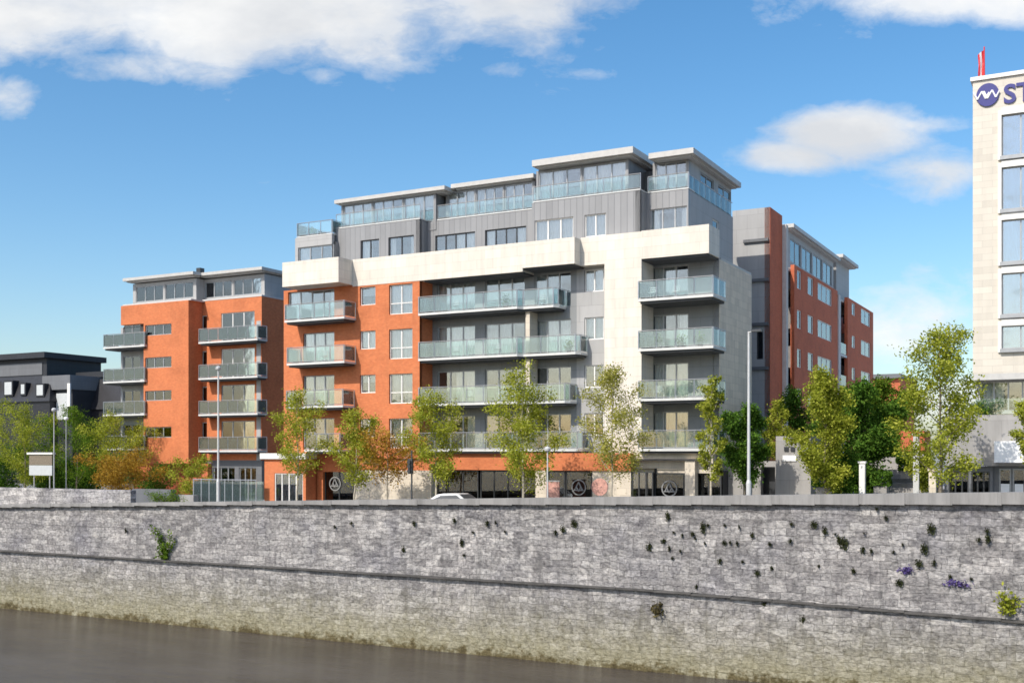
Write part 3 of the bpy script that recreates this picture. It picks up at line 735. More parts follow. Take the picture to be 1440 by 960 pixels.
for z0, z1 in rows:
    for a, b_ in ((1198, 1203), (1211, 1224)): hh.append((VX(a, uF), VX(b_, uF), z0+(.3 if a == 1198 else 0), z1))
MB().wall(FF, vG0, vG1, -1, zr, hh, .3).build('brick_wall', 'brick_dark', rb)
for i, h in enumerate(hh): window(rb, FF, *h, 1+i % 2, 'curtain', 'frame_white', inset=.06)
FF2 = Face('R', uF-2.2)
MB().wall(FF2, vF1-1, vG0+1, -1, zr, [(vF1+1.5, vG0-.8, z+.1, z+2.2) for z in (4, 7, 10, 13)], .3).build('brick_wall', 'brick_dark', rb)
for z in (4, 7, 10, 13): window(rb, FF2, vF1+1.5, vG0-.8, z+.1, z+2.2, 2, 'none', 'frame_dark', 'pane_dark', roomm='room_dark')
MB().box(uF-.3, uF+.1, vF1+.02, vF1+.9, -1, zr-.3).build('pilaster', 'render', rb)
for z in (4.0, 7.0, 10.0, 13.0):
    o = MB().box(uF-2.2, uF-.05, vF1+.95, vG0-.02, z-.2, z).build('balcony', 'slab', rb)
    MB().box(uF-.12, uF-.08, vF1+1.0, vG0-.1, z+.05, z+1.05).build('glass_panel', 'rail_glass', o)
MB().box(uF-12, uF-2.7, vT+2.5, vG1, -1, zr-.3).build('core_wall', 'panel_dark', rb)
MB().box(uF-12, uF-.35, vG1-.3, vG1-.02, -1, zr-.2).build('brick_wall', 'brick_dark', rb)
MB().box(uF-1.5, uF-.35, vF0-6, vG1-.4, zr-.5, zr-.3).build('roof', 'roof', rb)
# penthouse set back on its roof
uq = uF-.9; Fq = Face('R', uq); vq0, vq1 = VX(1108, uq), VX(1172, uq)
zq = ZU(1117, 330, uq)
n = 4; hh = [(vq0+.5+(vq1-vq0-1)*i/n+.2, vq0+.5+(vq1-vq0-1)*(i+1)/n-.2, zr+.7, zq-.5) for i in range(n)]
MB().wall(Fq, vq0, vq1, zr-.5, zq, hh, .25).build('penthouse_wall', 'panel', rb)
for h in hh: window(rb, Fq, *h, 2, 'mix', 'frame', inset=.05)
MB().box(uq-6, uq-.3, vq0, vq0+.3, zr-.5, zq).build('penthouse_wall', 'panel', rb)
roof_slab(rb, uq-8, uq+.6, vq0-.5, vq1+.3, zq+.4, .3)
v2a, v2b = VX(1176, uq), VX(1194, uq)
MB().fbox(Fq, v2a, v2b, 0, 4, zr-.5, zq+.5).build('penthouse_wall', 'panel', rb)
roof_slab(rb, uq-6, uq+.8, v2a-.8, v2b+.6, zq+.8, .3)

# far low brick roofline right of the rear block
fb = thing('low_building', 12, 150, 0, 'distant low brick building with flat dark roof beyond the trees', 'building')
vv = 150; b = MB().box(U(1200, vv), U(1266, vv), vv, vv+12, -1, Z(1250, 532, vv)); b.build('brick_wall', 'brick_dark', fb)
MB().box(U(1198, vv), U(1268, vv), vv-.6, vv+12.6, Z(1250, 532, vv), Z(1250, 526, vv)).build('roof', 'panel_dark', fb)

# ================================================================== DARK BUILDINGS FAR LEFT
def dark_block(xa, xb, ytop, yeave, v, label, xt=None, yt=None, wins=()):
    t = thing('slate_building', U((xa+xb)/2, v), v, 0, label, 'building')
    u0, u1 = U(xa, v), U(xb, v); ze = Z((xa+xb)/2, yeave, v); zt = Z((xa+xb)/2, ytop, v)
    b = MB().box(u0, u1, v, v+14, -1, ze); b.build('wall', 'slate', t)
    b = MB(); i = 0
    k = (zt-ze)*.28
    b.v = [(u0, v-.3, ze), (u1+.3, v-.3, ze), (u1+.3, v+14, ze), (u0, v+14, ze), (u0+k, v+k, zt), (u1-k, v+k, zt), (u1-k, v+14-k, zt), (u0+k, v+14-k, zt)]
    b.f = [(0,3,2,1),(4,5,6,7),(0,1,5,4),(1,2,6,5),(2,3,7,6),(3,0,4,7)]
    rf = b.build('mansard_roof', 'slate', t)
    for (x0, x1, y0, y1) in wins:
        zz0, zz1 = Z(x0, y1, v), Z(x0, y0, v)
        d = MB().box(U(x0, v), U(x1, v), v-.2, v+2, zz0-.1, zz1+.15)
        dw = d.build('dormer', 'slate', t)
        MB().box(U(x0, v)+.22, U(x1, v)-.22, v-.24, v-.205, zz0+.1, zz1-.05).build('window', 'blind', dw)
    if xt:
        pt = MB().box(U(xt[0], v+2), U(xt[1], v+2), v+2.2, v+11, zt-.5, Z(xt[1], yt+8, v+2)); pt = pt.build('penthouse_wall', 'slate_grey', t)
        MB().box(U(xt[0], v+2), U(xt[1], v+2)+.5, v+1.4, v+11.5, Z(xt[1], yt+8, v+2), Z(xt[1], yt, v+2)).build('roof', 'slate_grey', t)
        MB().box(U(xt[0]+2, v+2), U(xt[0]+14, v+2), v+2.12, v+2.19, zt+.3, Z(xt[1], yt+11, v+2)).build('window', 'blind', pt)
        MB().box(U(xt[0]+26, v+2), U(xt[1]-6, v+2), v+2.12, v+2.19, zt+.3, Z(xt[1], yt+14, v+2)).build('window', 'panel_dark', pt)
    return t
dark_block(-60, 70, 530, 566, 96, 'black slate mansard building with three pale dormer windows, at the far left edge', (-60, 64), 495, [(7, 20, 537, 556), (30, 38, 540, 555), (52, 64, 541, 557), (-20, -8, 537, 556)])
dark_block(102, 215, 531, 575, 100, 'black slate building without dormers, between grey stair tower and orange block', (112, 215), 519, [])
t = thing('stair_tower', U(85, 97), 97, 0, 'narrow grey stair tower between two black slate buildings at far left', 'building')
v = 97.0
MB().box(U(66, v), U(102, v), v, v+6, -1, Z(84, 548, v)).build('wall', 'slate_grey', t)
MB().box(U(64, v), U(103, v), v-.5, v+6.3, Z(84, 548, v), Z(84, 528, v)).build('wall', 'panel_dark', t)
MB().box(U(101, v), U(104.5, v), v-.7, v-.51, Z(84, 572, v), Z(84, 540, v)).build('downpipe', 'frame_white', t)
MB().box(U(80, v), U(96, v), v-.1, v-.003, Z(84, 590, v), Z(84, 553, v)).build('window', 'blind', t)

# ================================================================== HOTEL AT RIGHT
vH = 69.2
ht = thing('hotel_building', U(1368, vH)+6, vH, 0, 'tall pale limestone hotel tower with blue lettering, cut by the right edge', 'hotel')
FH = Face('F', vH); uh0, uh1 = U(1368, vH), U(1530, vH)
zh = Z(1368, 115, vH); zb = Z(1368, 526, vH)
hx0, hx1 = U(1409, vH), U(1462, vH)
ys = [(161, 219), (235, 294), (309, 368), (384, 442), (458, 490)]

hh = [(hx0, hx1, Z(1420, y1, vH), Z(1420, y0, vH)) for y0, y1 in ys]
hh2 = [(U(1490, vH), U(1528, vH), h[2], h[3]) for h in hh]
MB().wall(FH, uh0, uh1, zb, zh, hh+hh2, .35).build('wall', 'hotel', ht)
for i, h in enumerate(hh+hh2):
    window(ht, FH, *h, 2, 'sheer' if i % 2 else 'curtain', 'frame', 'pane_blue', inset=.10, fw=.06)
for h in hh: MB().fbox(FH, hx0-.1, hx1+.1, -.22, .12, h[2]-.22, h[2]-.003).build('sill', 'frame', ht)
for h in hh:
    b = MB(); b.fbox(FH, hx0-.2, hx0-.02, -.12, .1, h[2]-.2, h[3]+.25); b.fbox(FH, hx0-.02, hx1+.1, -.12, .1, h[3]+.003, h[3]+.38)
    b.build('window_surround', 'frame_white', ht)
MB().fbox(Face('L', uh0), -vH-14, -vH-.35, 0, .35, zb, zh).build('wall', 'hotel', ht)
MB().box(uh0+.5, uh1, vH+3, vH+14, -1, zh-.6).build('core_wall', 'panel_dark', ht)
MB().box(uh0+.36, uh1, vH+.36, vH+14, zh-.4, zh-.2).build('roof', 'roof', ht)
b = MB(); b.box(uh0-.12, uh1, vH-.12, vH+.3, zh, zh+.22); b.box(uh0-.12, uh0+.3, vH+.3, vH+14, zh, zh+.22); b.build('parapet_coping', 'frame_white', ht)
MB().box(uh0+.0, uh1, vH+.002, vH+14, zb-.35, zb-.003).build('soffit', 'soffit', ht)
# podium: glazing, planter wall, canopy, doors
vh2 = vH+1.0
gh = [(U(1378, vh2), U(1500, vh2), Z(1400, 578, vh2), zb-.4)]
MB().wall(Face('F', vh2), U(1372, vh2), U(1510, vh2), Z(1400, 582, vh2), zb-.37, gh, .3).build('podium_wall', 'panel', ht)
window(ht, Face('F', vh2), *gh[0], 6, 'sides', 'frame', 'pane', inset=.05, room=4, bar=2.1)
vk = vH-3.5
MB().wall(Face('F', vk), U(1330, vk), U(1520, vk), Z(1400, 655, vk), Z(1400, 583, vk), [], 5).build('podium_wall', 'concrete', ht)
zg = Z(1400, 655, vk)
dh = [(U(1405, vk+.5), U(1422, vk+.5), .3, zg-.15), (U(1424, vk+.5), U(1442, vk+.5), .3, zg-.15), (U(1452, vk+.5), U(1500, vk+.5), .3, zg-.15)]
MB().wall(Face('F', vk+.5), U(1396, vk+.5), U(1515, vk+.5), -.5, zg-.02, dh, .3).build('entrance_wall', 'panel_dark', ht)
for i, h in enumerate(dh): 
    o = window(ht, Face('F', vk+.5), *h, 1 if i < 2 else 3, 'none', 'frame', 'pane_dark', inset=.03, name='glass_door' if i < 2 else 'window', roomm='room_dark', room=3)
    if i < 2:
        mu = (h[0]+h[1])/2
        MB().box(mu-.22, mu+.22, vk+.515, vk+.522, h[2]+1.1, h[2]+1.75).build('door_notice', 'sign_white', o)
MB().wall(Face('F', vk+.3), U(1328, vk+.3), U(1396, vk+.3), -.5, zg-.02, [(U(1334, vk+.3), U(1362, vk+.3), .4, zg-.3), (U(1366, vk+.3), U(1392, vk+.3), .4, zg-.3)], .3).build('entrance_wall', 'panel_dark', ht)
for x0, x1 in ((1334, 1362), (1366, 1392)): window(ht, Face('F', vk+.3), U(x0, vk+.3), U(x1, vk+.3), .4, zg-.3, 3, 'none', 'frame_dark', 'pane_dark', inset=.05, roomm='room_dark')
b = MB(); b.box(U(1398, vk-1.2), U(1520, vk-1.2), vk-1.2, vk-.003, Z(1400, 650, vk-1.2), Z(1400, 620, vk-1.2)); b.build('canopy', 'canopy', ht)
# podium planting behind a glass balustrade
b = MB(); b.box(U(1372, vk+.2), U(1520, vk+.2), vk+.2, vk+.22, Z(1400, 583, vk), Z(1400, 560, vk)); b.build('glass_balustrade', 'rail_glass', ht)
# lettering and emblem
def text_mesh(body, size, u, v, z, name, mat, parent, depth=.06, bold=.0):
    cu = bpy.data.curves.new('lettering', 'FONT'); cu.body = body; cu.size = size; cu.extrude = depth/2; cu.offset = bold; cu.resolution_u = 4
    tmp = bpy.data.objects.new('lettering', cu); COL.objects.link(tmp)
    bpy.context.view_layer.update()
    me = bpy.data.meshes.new_from_object(tmp.evaluated_get(bpy.context.evaluated_depsgraph_get()))
    bpy.data.objects.remove(tmp); bpy.data.curves.remove(cu)
    ou, ov, oz = parent['uvz']
    me.transform(Matrix.Translation((u-ou, v-ov, z-oz)) @ Matrix.Rotation(R(90), 4, 'X'))
    me.materials.clear(); me.materials.append(M[mat])
    o = bpy.data.objects.new(name, me); COL.objects.link(o); o.parent = parent
    return o
zs0 = Z(1412, 152, vH); zs1 = Z(1412, 120, vH)
text_mesh('ST', (zs1-zs0)*1.14, U(1411, vH), vH-.05, zs0+.25, 'sign_lettering', 'navy', ht, .08, .035)
ce, cz = U(1389, vH), Z(1389, 134, vH); re = (U(1405, vH)-U(1373, vH))/2; rz = .66
m = MB(); k = 32
for j in range(k):
    a0, a1 = 2*math.pi*j/k, 2*math.pi*(j+1)/k
    P0 = (ce+re*math.cos(a0), cz+rz*math.sin(a0)); P1 = (ce+re*math.cos(a1), cz+rz*math.sin(a1))
    m.poly([(ce, vH-.10, cz), (P1[0], vH-.10, P1[1]), (P0[0], vH-.10, P0[1])][::-1])
    m.poly([(P0[0], vH-.10, P0[1]), (P0[0], vH-.01, P0[1]), (P1[0], vH-.01, P1[1]), (P1[0], vH-.10, P1[1])])
em = m.build('sign_emblem', 'navy', ht)
m = MB()
for dx_ in (-.42, .12):
    pts = [(dx_-.32, .22), (dx_-.12, -.22), (dx_+.12, .22), (dx_+.32, -.22), (dx_+.5, .12)]
    for p, q in zip(pts[:-1], pts[1:]): m.tube((ce+p[0], vH-.11, cz+p[1]), (ce+q[0], vH-.11, cz+q[1]), .05, n=6)
m.build('wave_mark', 'sign_white', em)
# flag on the hotel roof
u, v = U(1384, vH+2), vH+2; z0 = zh-.3
fl = thing('flag', u, v, z0, 'red and white flag hanging limp on a roof mast above the hotel sign', 'flag')
zt = Z(1384, 66, v)
MB().tube((u, v, z0), (u, v, zt), .06, .035).build('mast', 'red', fl)
for (w0, w1, mt) in ((.03, .14, 'red'), (.14, .24, 'sign_white'), (.24, .34, 'red')):
    b = MB(); n = 8
    for i in range(n):
        za, zb_ = zt-.15-i*.27, zt-.15-(i+1)*.27
        f = lambda w, zz: (u-w*(1-.03*i)+.02*math.sin(zz*4), v-.12*math.sin(w*14+zz*1.3)*.8, zz-.9*w)
        b.poly([f(w0, za), f(w1, za), f(w1, zb_), f(w0, zb_)])
    o = b.build('cloth', mt, fl)
    md = o.modifiers.new('thick', 'SOLIDIFY'); md.thickness = .02

# ================================================================== STEPS, WALLS AND PLANTERS BETWEEN BLOCK AND HOTEL
vs = 66.0
b = MB()
for i in range(12):
    b.box(U(1222, vs+i*.9), U(1300, vs+i*.9), vs+i*.9, vs+11, -.2+i*.26, .9+i*.26)
tag(b.build('garden_steps', 'concrete'), 'grey concrete garden steps rising between the brick block and the hotel', 'steps')
v = 63.0
t = thing('concrete_wall', U(1110, v), v, 0, 'plain concrete wall with small white sign, right of tall white lamp post', 'wall')
MB().box(U(1091, v), U(1140, v), v, v+3.5, -.5, Z(1110, 613, v)).build('wall', 'concrete', t)
sgn = MB().box(U(1101, v), U(1120, v), v-.06, v-.003, Z(1110, 648, v), Z(1110, 640, v)).build('sign_plate', 'sign_white', t)
for x0 in (1103, 1112): MB().box(U(x0, v), U(x0+6, v), v-.07, v-.004, Z(1110, 634, v), Z(1110, 628, v)).build('sign_pictogram', 'frame_dark', t)
v = 64.5
t = thing('gateway', U(1079, v), v, 0, 'dark open gateway in a stone wall beside the concrete wall', 'gateway')
MB().wall(Face('F', v), U(1016, v), U(1091, v), -.5, Z(1050, 648, v), [(U(1070, v), U(1090, v), -.4, Z(1080, 656, v)), (U(1045, v), U(1058, v), -.4, Z(1050, 657, v))], .5).build('wall', 'concrete', t)
MB().box(U(1042, v), U(1091, v), v+.9, v+1.1, -.5, Z(1050, 650, v)).build('gate', 'frame_dark', t)
# louvred store and brick wall up the steps
v = 80.0
t = thing('brick_store', U(1265, v), v, 0, 'small brick store with dark louvres at the head of the garden steps', 'store')
MB().box(U(1236, v), U(1262, v), v, v+3, 0, Z(1250, 602, v)).build('louvre', 'frame_dark', t)
MB().box(U(1262, v), U(1300, v), v, v+3, 0, Z(1270, 606, v)).build('wall', 'brick_dark', t)
def topiary(x, y0, y1, w, v, label):
    u0, u1 = U(x-w/2, v), U(x+w/2, v); z0, z1 = Z(x, y1, v), Z(x, y0, v)
    t = thing('topiary_shrub', (u0+u1)/2, v, z0-.5, label, 'shrub', 'clipped shrubs on the garden steps')
    b = MB(); rr = random.Random(x)
    cu, cz = (u0+u1)/2, (z0+z1)/2; hx, hz = (u1-u0)/2, (z1-z0)/2
    for i in range(900):
        p = [rr.uniform(-1, 1) for _ in range(3)]; ax = rr.randrange(3); p[ax] = math.copysign(rr.uniform(.75, 1.05), p[ax])
        leaf(b, (cu+p[0]*hx, v+hx+p[1]*hx, cz+p[2]*hz), .09, rr)
    b.build('foliage', 'leaf_dark', t)
    MB().tube((cu, v+hx, z0-.5), (cu, v+hx, z0+.2), .06).build('stem', 'bark', t)
    MB().box(cu-hx*.7, cu+hx*.7, v+hx*.3, v+hx*1.7, z0-.5, z0).build('planter', 'concrete', t)

def leaf(b, p, s, rr, up=.3):
    a = Vector((rr.gauss(0, 1), rr.gauss(0, 1), rr.gauss(0, 1)+up)).normalized()
    x = a.orthogonal().normalized(); x = Matrix.Rotation(rr.uniform(0, 6.28), 3, a) @ x; y = a.cross(x)
    s *= rr.uniform(.65, 1.35); p = Vector(p)
    b.poly([p-x*s, p-y*s*.55, p+x*s, p+y*s*.55])
topiary(1270, 635, 651, 20, 72, 'highest clipped dark shrub on the garden steps, beside the brick store')
topiary(1272, 645, 661, 18, 69, 'middle clipped dark shrub on the garden steps')
topiary(1237, 664, 683, 26, 65.5, 'lowest and widest clipped shrub at the foot of the garden steps')
topiary(1158, 668, 684, 34, 61.2, 'clipped dark shrub below the trees, right of the concrete wall')

# ================================================================== TREES
LEAF_K, LEAF_N = .52, 4.0
def tree(x, ytop, ybot, wpx, v, leafm, n, label, name='street_tree', bark='bark', trunk_r=.07, size=.13, shape='ovate', sparse=.5, group='trees along the quay', seed=0, zbase=None, limbs=11, cat='tree'):
    rr = random.Random(seed*131+int(x))
    u = U(x, v); zb_ = street(u) if zbase is None else zbase
    t = thing(name, u, v, zb_, label, cat, group)
    zt = Z(x, ytop, v); z0 = Z(x, ybot, v); w = (U(x+wpx/2, v)-U(x-wpx/2, v))/2*1.02; H = zt-z0
    tr = MB(); 
    pts = [Vector((u, v, zb_-.1))]
    lean = Vector((rr.uniform(-.1, .1), rr.uniform(-.1, .1), 0)); K = 6
    for i in range(1, K+1):
        f = i/K; pts.append(Vector((u, v, zb_+(zt-.25-zb_)*f)) + lean*f + Vector((rr.gauss(0, .04), rr.gauss(0, .04), 0)))
    for i in range(K): tr.tube(pts[i], pts[i+1], trunk_r*(1-i/K*.85), trunk_r*(1-(i+1)/K*.85), 7)
    def axis(z):
        f = max(0, min(.999, (z-zb_)/(zt-zb_)))*K; i = int(f); return pts[i].lerp(pts[i+1], f-i)
    def prof(f):
        if shape == 'ovate': return (math.sin(math.pi*min(1, (f*.86+.12)))**.8)*(1-.25*f)
        if shape == 'cone': return max(.08, 1-f)*.95*min(1, .35+f*4)
        if shape == 'column': return .8*math.sin(math.pi*min(1, f*.9+.1))**.5
        return math.sqrt(max(.02, 1-(2*f-1)**2))         # round
    tips = []
    for i in range(limbs):
        f = (i+.5)/limbs*.9; ang = i*2.4+rr.uniform(-.5, .5)
        z = z0+H*f; a = axis(max(zb_+.5, z-.25*w)); r = w*prof(f)*rr.uniform(.72, 1.12)
        e = Vector((a.x+math.cos(ang)*r, a.y+math.sin(ang)*r, z+H*.10+rr.uniform(-.1, .25)))
        mid = a.lerp(e, .5)+Vector((0, 0, -.06*r)); lr = trunk_r*.38*(1-f*.5)
        tr.tube(a, mid, lr, lr*.7, 5); tr.tube(mid, e, lr*.7, lr*.25, 5)
        for s in (.35, .55, .75, .92, 1.0):
            q = a.lerp(e, s); tips.append((q, .28+.3*(1-s)))
            for _ in range(2):
                d = Vector((rr.gauss(0, 1), rr.gauss(0, 1), rr.uniform(-.3, .9))).normalized()*w*rr.uniform(.15, .38)
                tr.tube(q, q+d, lr*.25, lr*.12, 4); tips.append((q+d, .26))
    for k in range(6):
        z = z0+H*(.55+.45*k/5); tips.append((axis(z)+Vector((rr.gauss(0, .1), rr.gauss(0, .1), 0)), .25))
    weights = [rr.random()**sparse*1.0+.05 for _ in tips]
    b = MB(); idx = rr.choices(range(len(tips)), weights, k=int(n*LEAF_N))
    for i in idx:
        c, sp = tips[i]; sp *= max(.6, min(1.5, w*.72))
        p = c+Vector((rr.gauss(0, sp*.6), rr.gauss(0, sp*.6), rr.gauss(0, sp*.55)))
        leaf(b, p, size*LEAF_K, rr)
    tr.build('trunk', bark, t); b.build('crown', leafm, t)
    return t
TS = street
tree(35, 568, 676, 80, 66, 'leaf_yellow', 3400, 'yellow-green tree in front of the black slate building at far left', 'tree', seed=1)
tree(108, 578, 672, 66, 67, 'leaf_green', 3200, 'fresh green tree between white notice board and orange shrub', 'tree', seed=2)
tree(166, 585, 668, 74, 66, 'leaf_yellow', 2600, 'olive-green tree under the corner balconies of the left orange block', 'tree', seed=3, sparse=.8)
tree(418, 552, 668, 62, 57, 'leaf_yellow', 1900, 'slim yellow-green tree in front of the orange porch', bark='bark_pale', seed=4, sparse=1.0)
tree(500, 578, 680, 56, 57, 'leaf_yellow', 1700, 'yellow-green tree before the orange brick, left of the copper one', bark='bark_pale', seed=5, sparse=1.0)
tree(545, 606, 668, 92, 58, 'leaf_orange', 1700, 'low copper-orange tree in front of the cream stone wall', bark='bark_pale', seed=6, sparse=.8, shape='round')
tree(613, 552, 676, 70, 57, 'leaf_yellow', 2100, 'yellow-green tree right of the copper one, over dark shop windows', bark='bark_pale', seed=7, sparse=.9)
tree(735, 528, 686, 96, 56.5, 'leaf_yellow', 2900, 'tallest yellow-green tree at the middle of the apartment block', bark='bark_pale', seed=8, sparse=.8)
tree(862, 518, 672, 88, 56.5, 'leaf_pale', 2400, 'pale cream-green tree in front of the white stone column', bark='bark_pale', seed=9, sparse=.9, size=.12)
tree(999, 528, 680, 42, 57.5, 'leaf_yellow', 1200, 'thin yellow-green tree at the limestone end of the block', bark='bark_pale', seed=10, sparse=1.0, shape='column')
tree(1047, 574, 676, 66, 60, 'leaf_dark', 4200, 'dense dark green tree behind the tall white lamp post', 'tree', seed=11, shape='round', size=.14)
tree(1092, 566, 650, 40, 68, 'leaf_yellow', 1100, 'small sparse olive tree above the concrete wall', 'tree', seed=12, sparse=1.0)
tree(1160, 526, 690, 82, 58.5, 'leaf_yellow', 4000, 'broad yellow-green tree just right of the concrete wall', 'tree', seed=13, size=.14)
tree(1208, 548, 692, 104, 67, 'leaf_dark', 7500, 'dense dark green tree behind the broad yellow-green one', 'tree', seed=14, shape='round', size=.17)
tree(1122, 552, 660, 64, 74, 'leaf_dark', 2600, 'dark green tree below the red brick block, behind concrete wall', 'tree', seed=15, shape='round', size=.16)
tree(1240, 540, 640, 96, 82, 'leaf_green', 5200, 'bright green tree above the garden steps, below distant low roof', 'tree', seed=16, shape='round', size=.17)
tree(1322, 462, 672, 134, 58.5, 'leaf_yellow', 3000, 'large open-crowned tree in front of the hotel podium', 'tree', seed=17, sparse=1.1, size=.15, trunk_r=.1, limbs=15)
tree(1446, 560, 655, 46, 58, 'leaf_yellow', 1500, 'yellow-green tree cut by the right edge before the hotel', 'tree', seed=18)
# shrubs
def shrub(x, ytop, ybot, wpx, v, leafm, n, label, seed, size=.13):
    return tree(x, ytop, ybot, wpx, v, leafm, n, label, 'shrub', seed=seed, shape='round', size=size, group='shrubs behind the quay wall', trunk_r=.05, limbs=9, cat='shrub')
shrub(168, 640, 690, 72, 62, 'leaf_orange', 2600, 'orange shrub behind the pale rubble parapet', 21)
shrub(10, 625, 700, 70, 68, 'leaf_dark', 3600, 'dark green shrub at the far left edge below the yellow-green tree', 22, .16)
shrub(72, 655, 700, 70, 70, 'leaf_dark', 2600, 'dark shrub behind the white notice board', 23, .16)
shrub(120, 650, 700, 60, 71, 'leaf_dark', 2600, 'dark shrub below the fresh green tree', 24, .16)
shrub(212, 655, 697, 44, 66.5, 'leaf_dark', 1500, 'dark shrub at the brick foot of the left orange block', 25)
shrub(268, 640, 700, 44, 63, 'leaf_yellow', 1100, 'thin olive shrub at the left end of the glass screens', 26)
shrub(232, 697, 706, 36, 56, 'leaf_green', 500, 'low green shrub on the ground before the dark garden wall', 27, .09)
shrub(1182, 645, 692, 56, 60.5, 'leaf_dark', 2600, 'dark shrub under the broad yellow-green tree, left of the white pillar', 30)
shrub(1248, 610, 660, 44, 76, 'leaf_green', 1800, 'bright shrub beside the upper garden steps', 31)
shrub(1296, 640, 690, 34, 64, 'leaf_yellow', 900, 'loose olive shrub at the right edge of the garden steps', 32)
shrub(1385, 566, 584, 40, vk+1.2 if False else 66.4, 'leaf_dark', 700, 'dark podium planting under the hotel tower', 28, .1)
# the podium shrub stands on the podium, not the street
t_ = ROOTS[-1]

# ================================================================== QUAY WALL, STREET, WATER
WV = 52.4
ZC = lambda u: 1.31+.0287*(u+28.1)
UA, UB = -150.0, 40.0
qw = thing('quay_wall', -30, WV, 0, 'long weathered grey limestone quay wall with algae above the river', 'wall')
def strip_wall(z0f, z1f, v0, v1, n=80, ua=UA, ub=UB):
    b = MB()
    for i in range(n):
        a, c = ua+(ub-ua)*i/n, ua+(ub-ua)*(i+1)/n
        b.poly([(a, v0, z0f(a)), (c, v0, z0f(c)), (c, v1, z1f(c)), (a, v1, z1f(a))])
    return b
zl = -3.1
zlf = lambda u: -3.12 if u < -20 else -3.12-.022*(u+20)
cb = lambda u: ZC(u) - (.22+max(0, (u+45))*.0075)
# each face is a real grid with slightly uneven stone
def rough_wall(z0f, z1f, vb, amp, nu, nz, name, mat, batter=0.0, seed=1):
    from mathutils import noise as mn
    b = MB(); i0 = 0
    for j in range(nz+1):
        for i in range(nu+1):
            u = UA+(UB-UA)*i/nu; z = z0f(u)+(z1f(u)-z0f(u))*j/nz
            d = mn.fractal(Vector((u*.9, z*1.7, seed)), .8, 2, 5)*amp + mn.noise(Vector((u*.12, z*.2, seed+9)))*amp*1.5
            edge = 1 if 0 < j < nz else .2
            b.v.append((u, vb+batter*(j/nz)+d*edge, z))
    w = nu+1
    for j in range(nz):
        for i in range(nu): b.f.append((j*w+i, j*w+i+1, (j+1)*w+i+1, (j+1)*w+i))
    return b.build(name, mat, qw, True)
rough_wall(zlf, cb, WV+.02, .045, 900, 26, 'upper_wall', 'quay_up', .06, 1)
rough_wall(lambda u: -9.0, lambda u: zlf(u)-.09, WV-.12, .06, 900, 30, 'lower_wall', 'quay_low', .10, 2)
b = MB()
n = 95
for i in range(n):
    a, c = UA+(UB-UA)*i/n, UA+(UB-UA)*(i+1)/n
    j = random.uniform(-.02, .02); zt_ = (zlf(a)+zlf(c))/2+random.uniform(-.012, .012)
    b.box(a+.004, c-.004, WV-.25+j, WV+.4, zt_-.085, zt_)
b.build('string_course', 'course', qw)  # ledge's shadow line is painted into the course colour
b = MB()
for i in range(n):
    a, c = UA+(UB-UA)*i/n, UA+(UB-UA)*(i+1)/n
    j = random.uniform(-.015, .015)
    b.prism([(a+.003, WV-.2+j), (c-.003, WV-.2+j), (c-.003, WV+.5), (a+.003, WV+.5)], (cb(a)+cb(c))/2, [ZC(a), ZC(c), ZC(c), ZC(a)])
b.build('coping', 'coping', qw)
MB().prism([(UA, WV+.25), (UB, WV+.25), (UB, WV+.45), (UA, WV+.45)], -9, [cb(UA)-.01, cb(UB)-.01, cb(UB)-.01, cb(UA)-.01]).build('wall_core', 'concrete', qw)
# rubble parapet at the left
ue = U(184, WV+.15)
b = MB(); b.prism([(-100, WV+.12), (ue, WV+.12), (ue, WV+.6), (-100, WV+.6)], ZC(-100), [1.32, 1.30, 1.30, 1.32])
b.prism([(-100, WV+.12), (ue, WV+.12), (ue, WV+.6), (-100, WV+.6)], ZC(-100)-.2, 1.3) if False else None
tag(b.build('rubble_parapet', 'rubble'), 'pale rubble stone parapet on top of the quay wall at far left', 'parapet')

def structure(o): o['kind'] = 'structure'; return o
# ground: one sheet with the pavement and road
def sheet(name, mat, us, vs_, zf, kind='structure'):
    b = MB()
    for i in range(len(us)):
        for j in range(len(vs_)): b.v.append((us[i], vs_[j], zf(us[i], vs_[j])))
    w = len(vs_)
    for i in range(len(us)-1):
        for j in range(w-1): b.f.append((i*w+j, (i+1)*w+j, (i+1)*w+j+1, i*w+j+1))
    o = b.build(name, mat); o['kind'] = kind; return o
us = [-3000, -150, -100, -30, 15.45, 40, 300, 3000]
sheet('ground', 'paver', us, [WV+.3, 54, 60, 63, 100, 300, 4000], lambda u, v: street(u)-.004 if v < 200 else street(u))
sheet('road', 'asphalt', us[1:-2], [55.0, 59.4], lambda u, v: street(u)+.002)
b = MB(); b.box(-150, -45, 54.85, 55.0, -.1, .12); o = b.build('kerb', 'concrete'); o['kind'] = 'structure'
b = MB()
for i in range(40):
    a = -140+i*4.0; b.poly([(a, 57.15, street(a)+.006), (a+2, 57.15, street(a+2)+.006), (a+2, 57.27, street(a+2)+.006), (a, 57.27, street(a)+.006)])
o = b.build('road_marking', 'sign_white'); o['kind'] = 'structure'
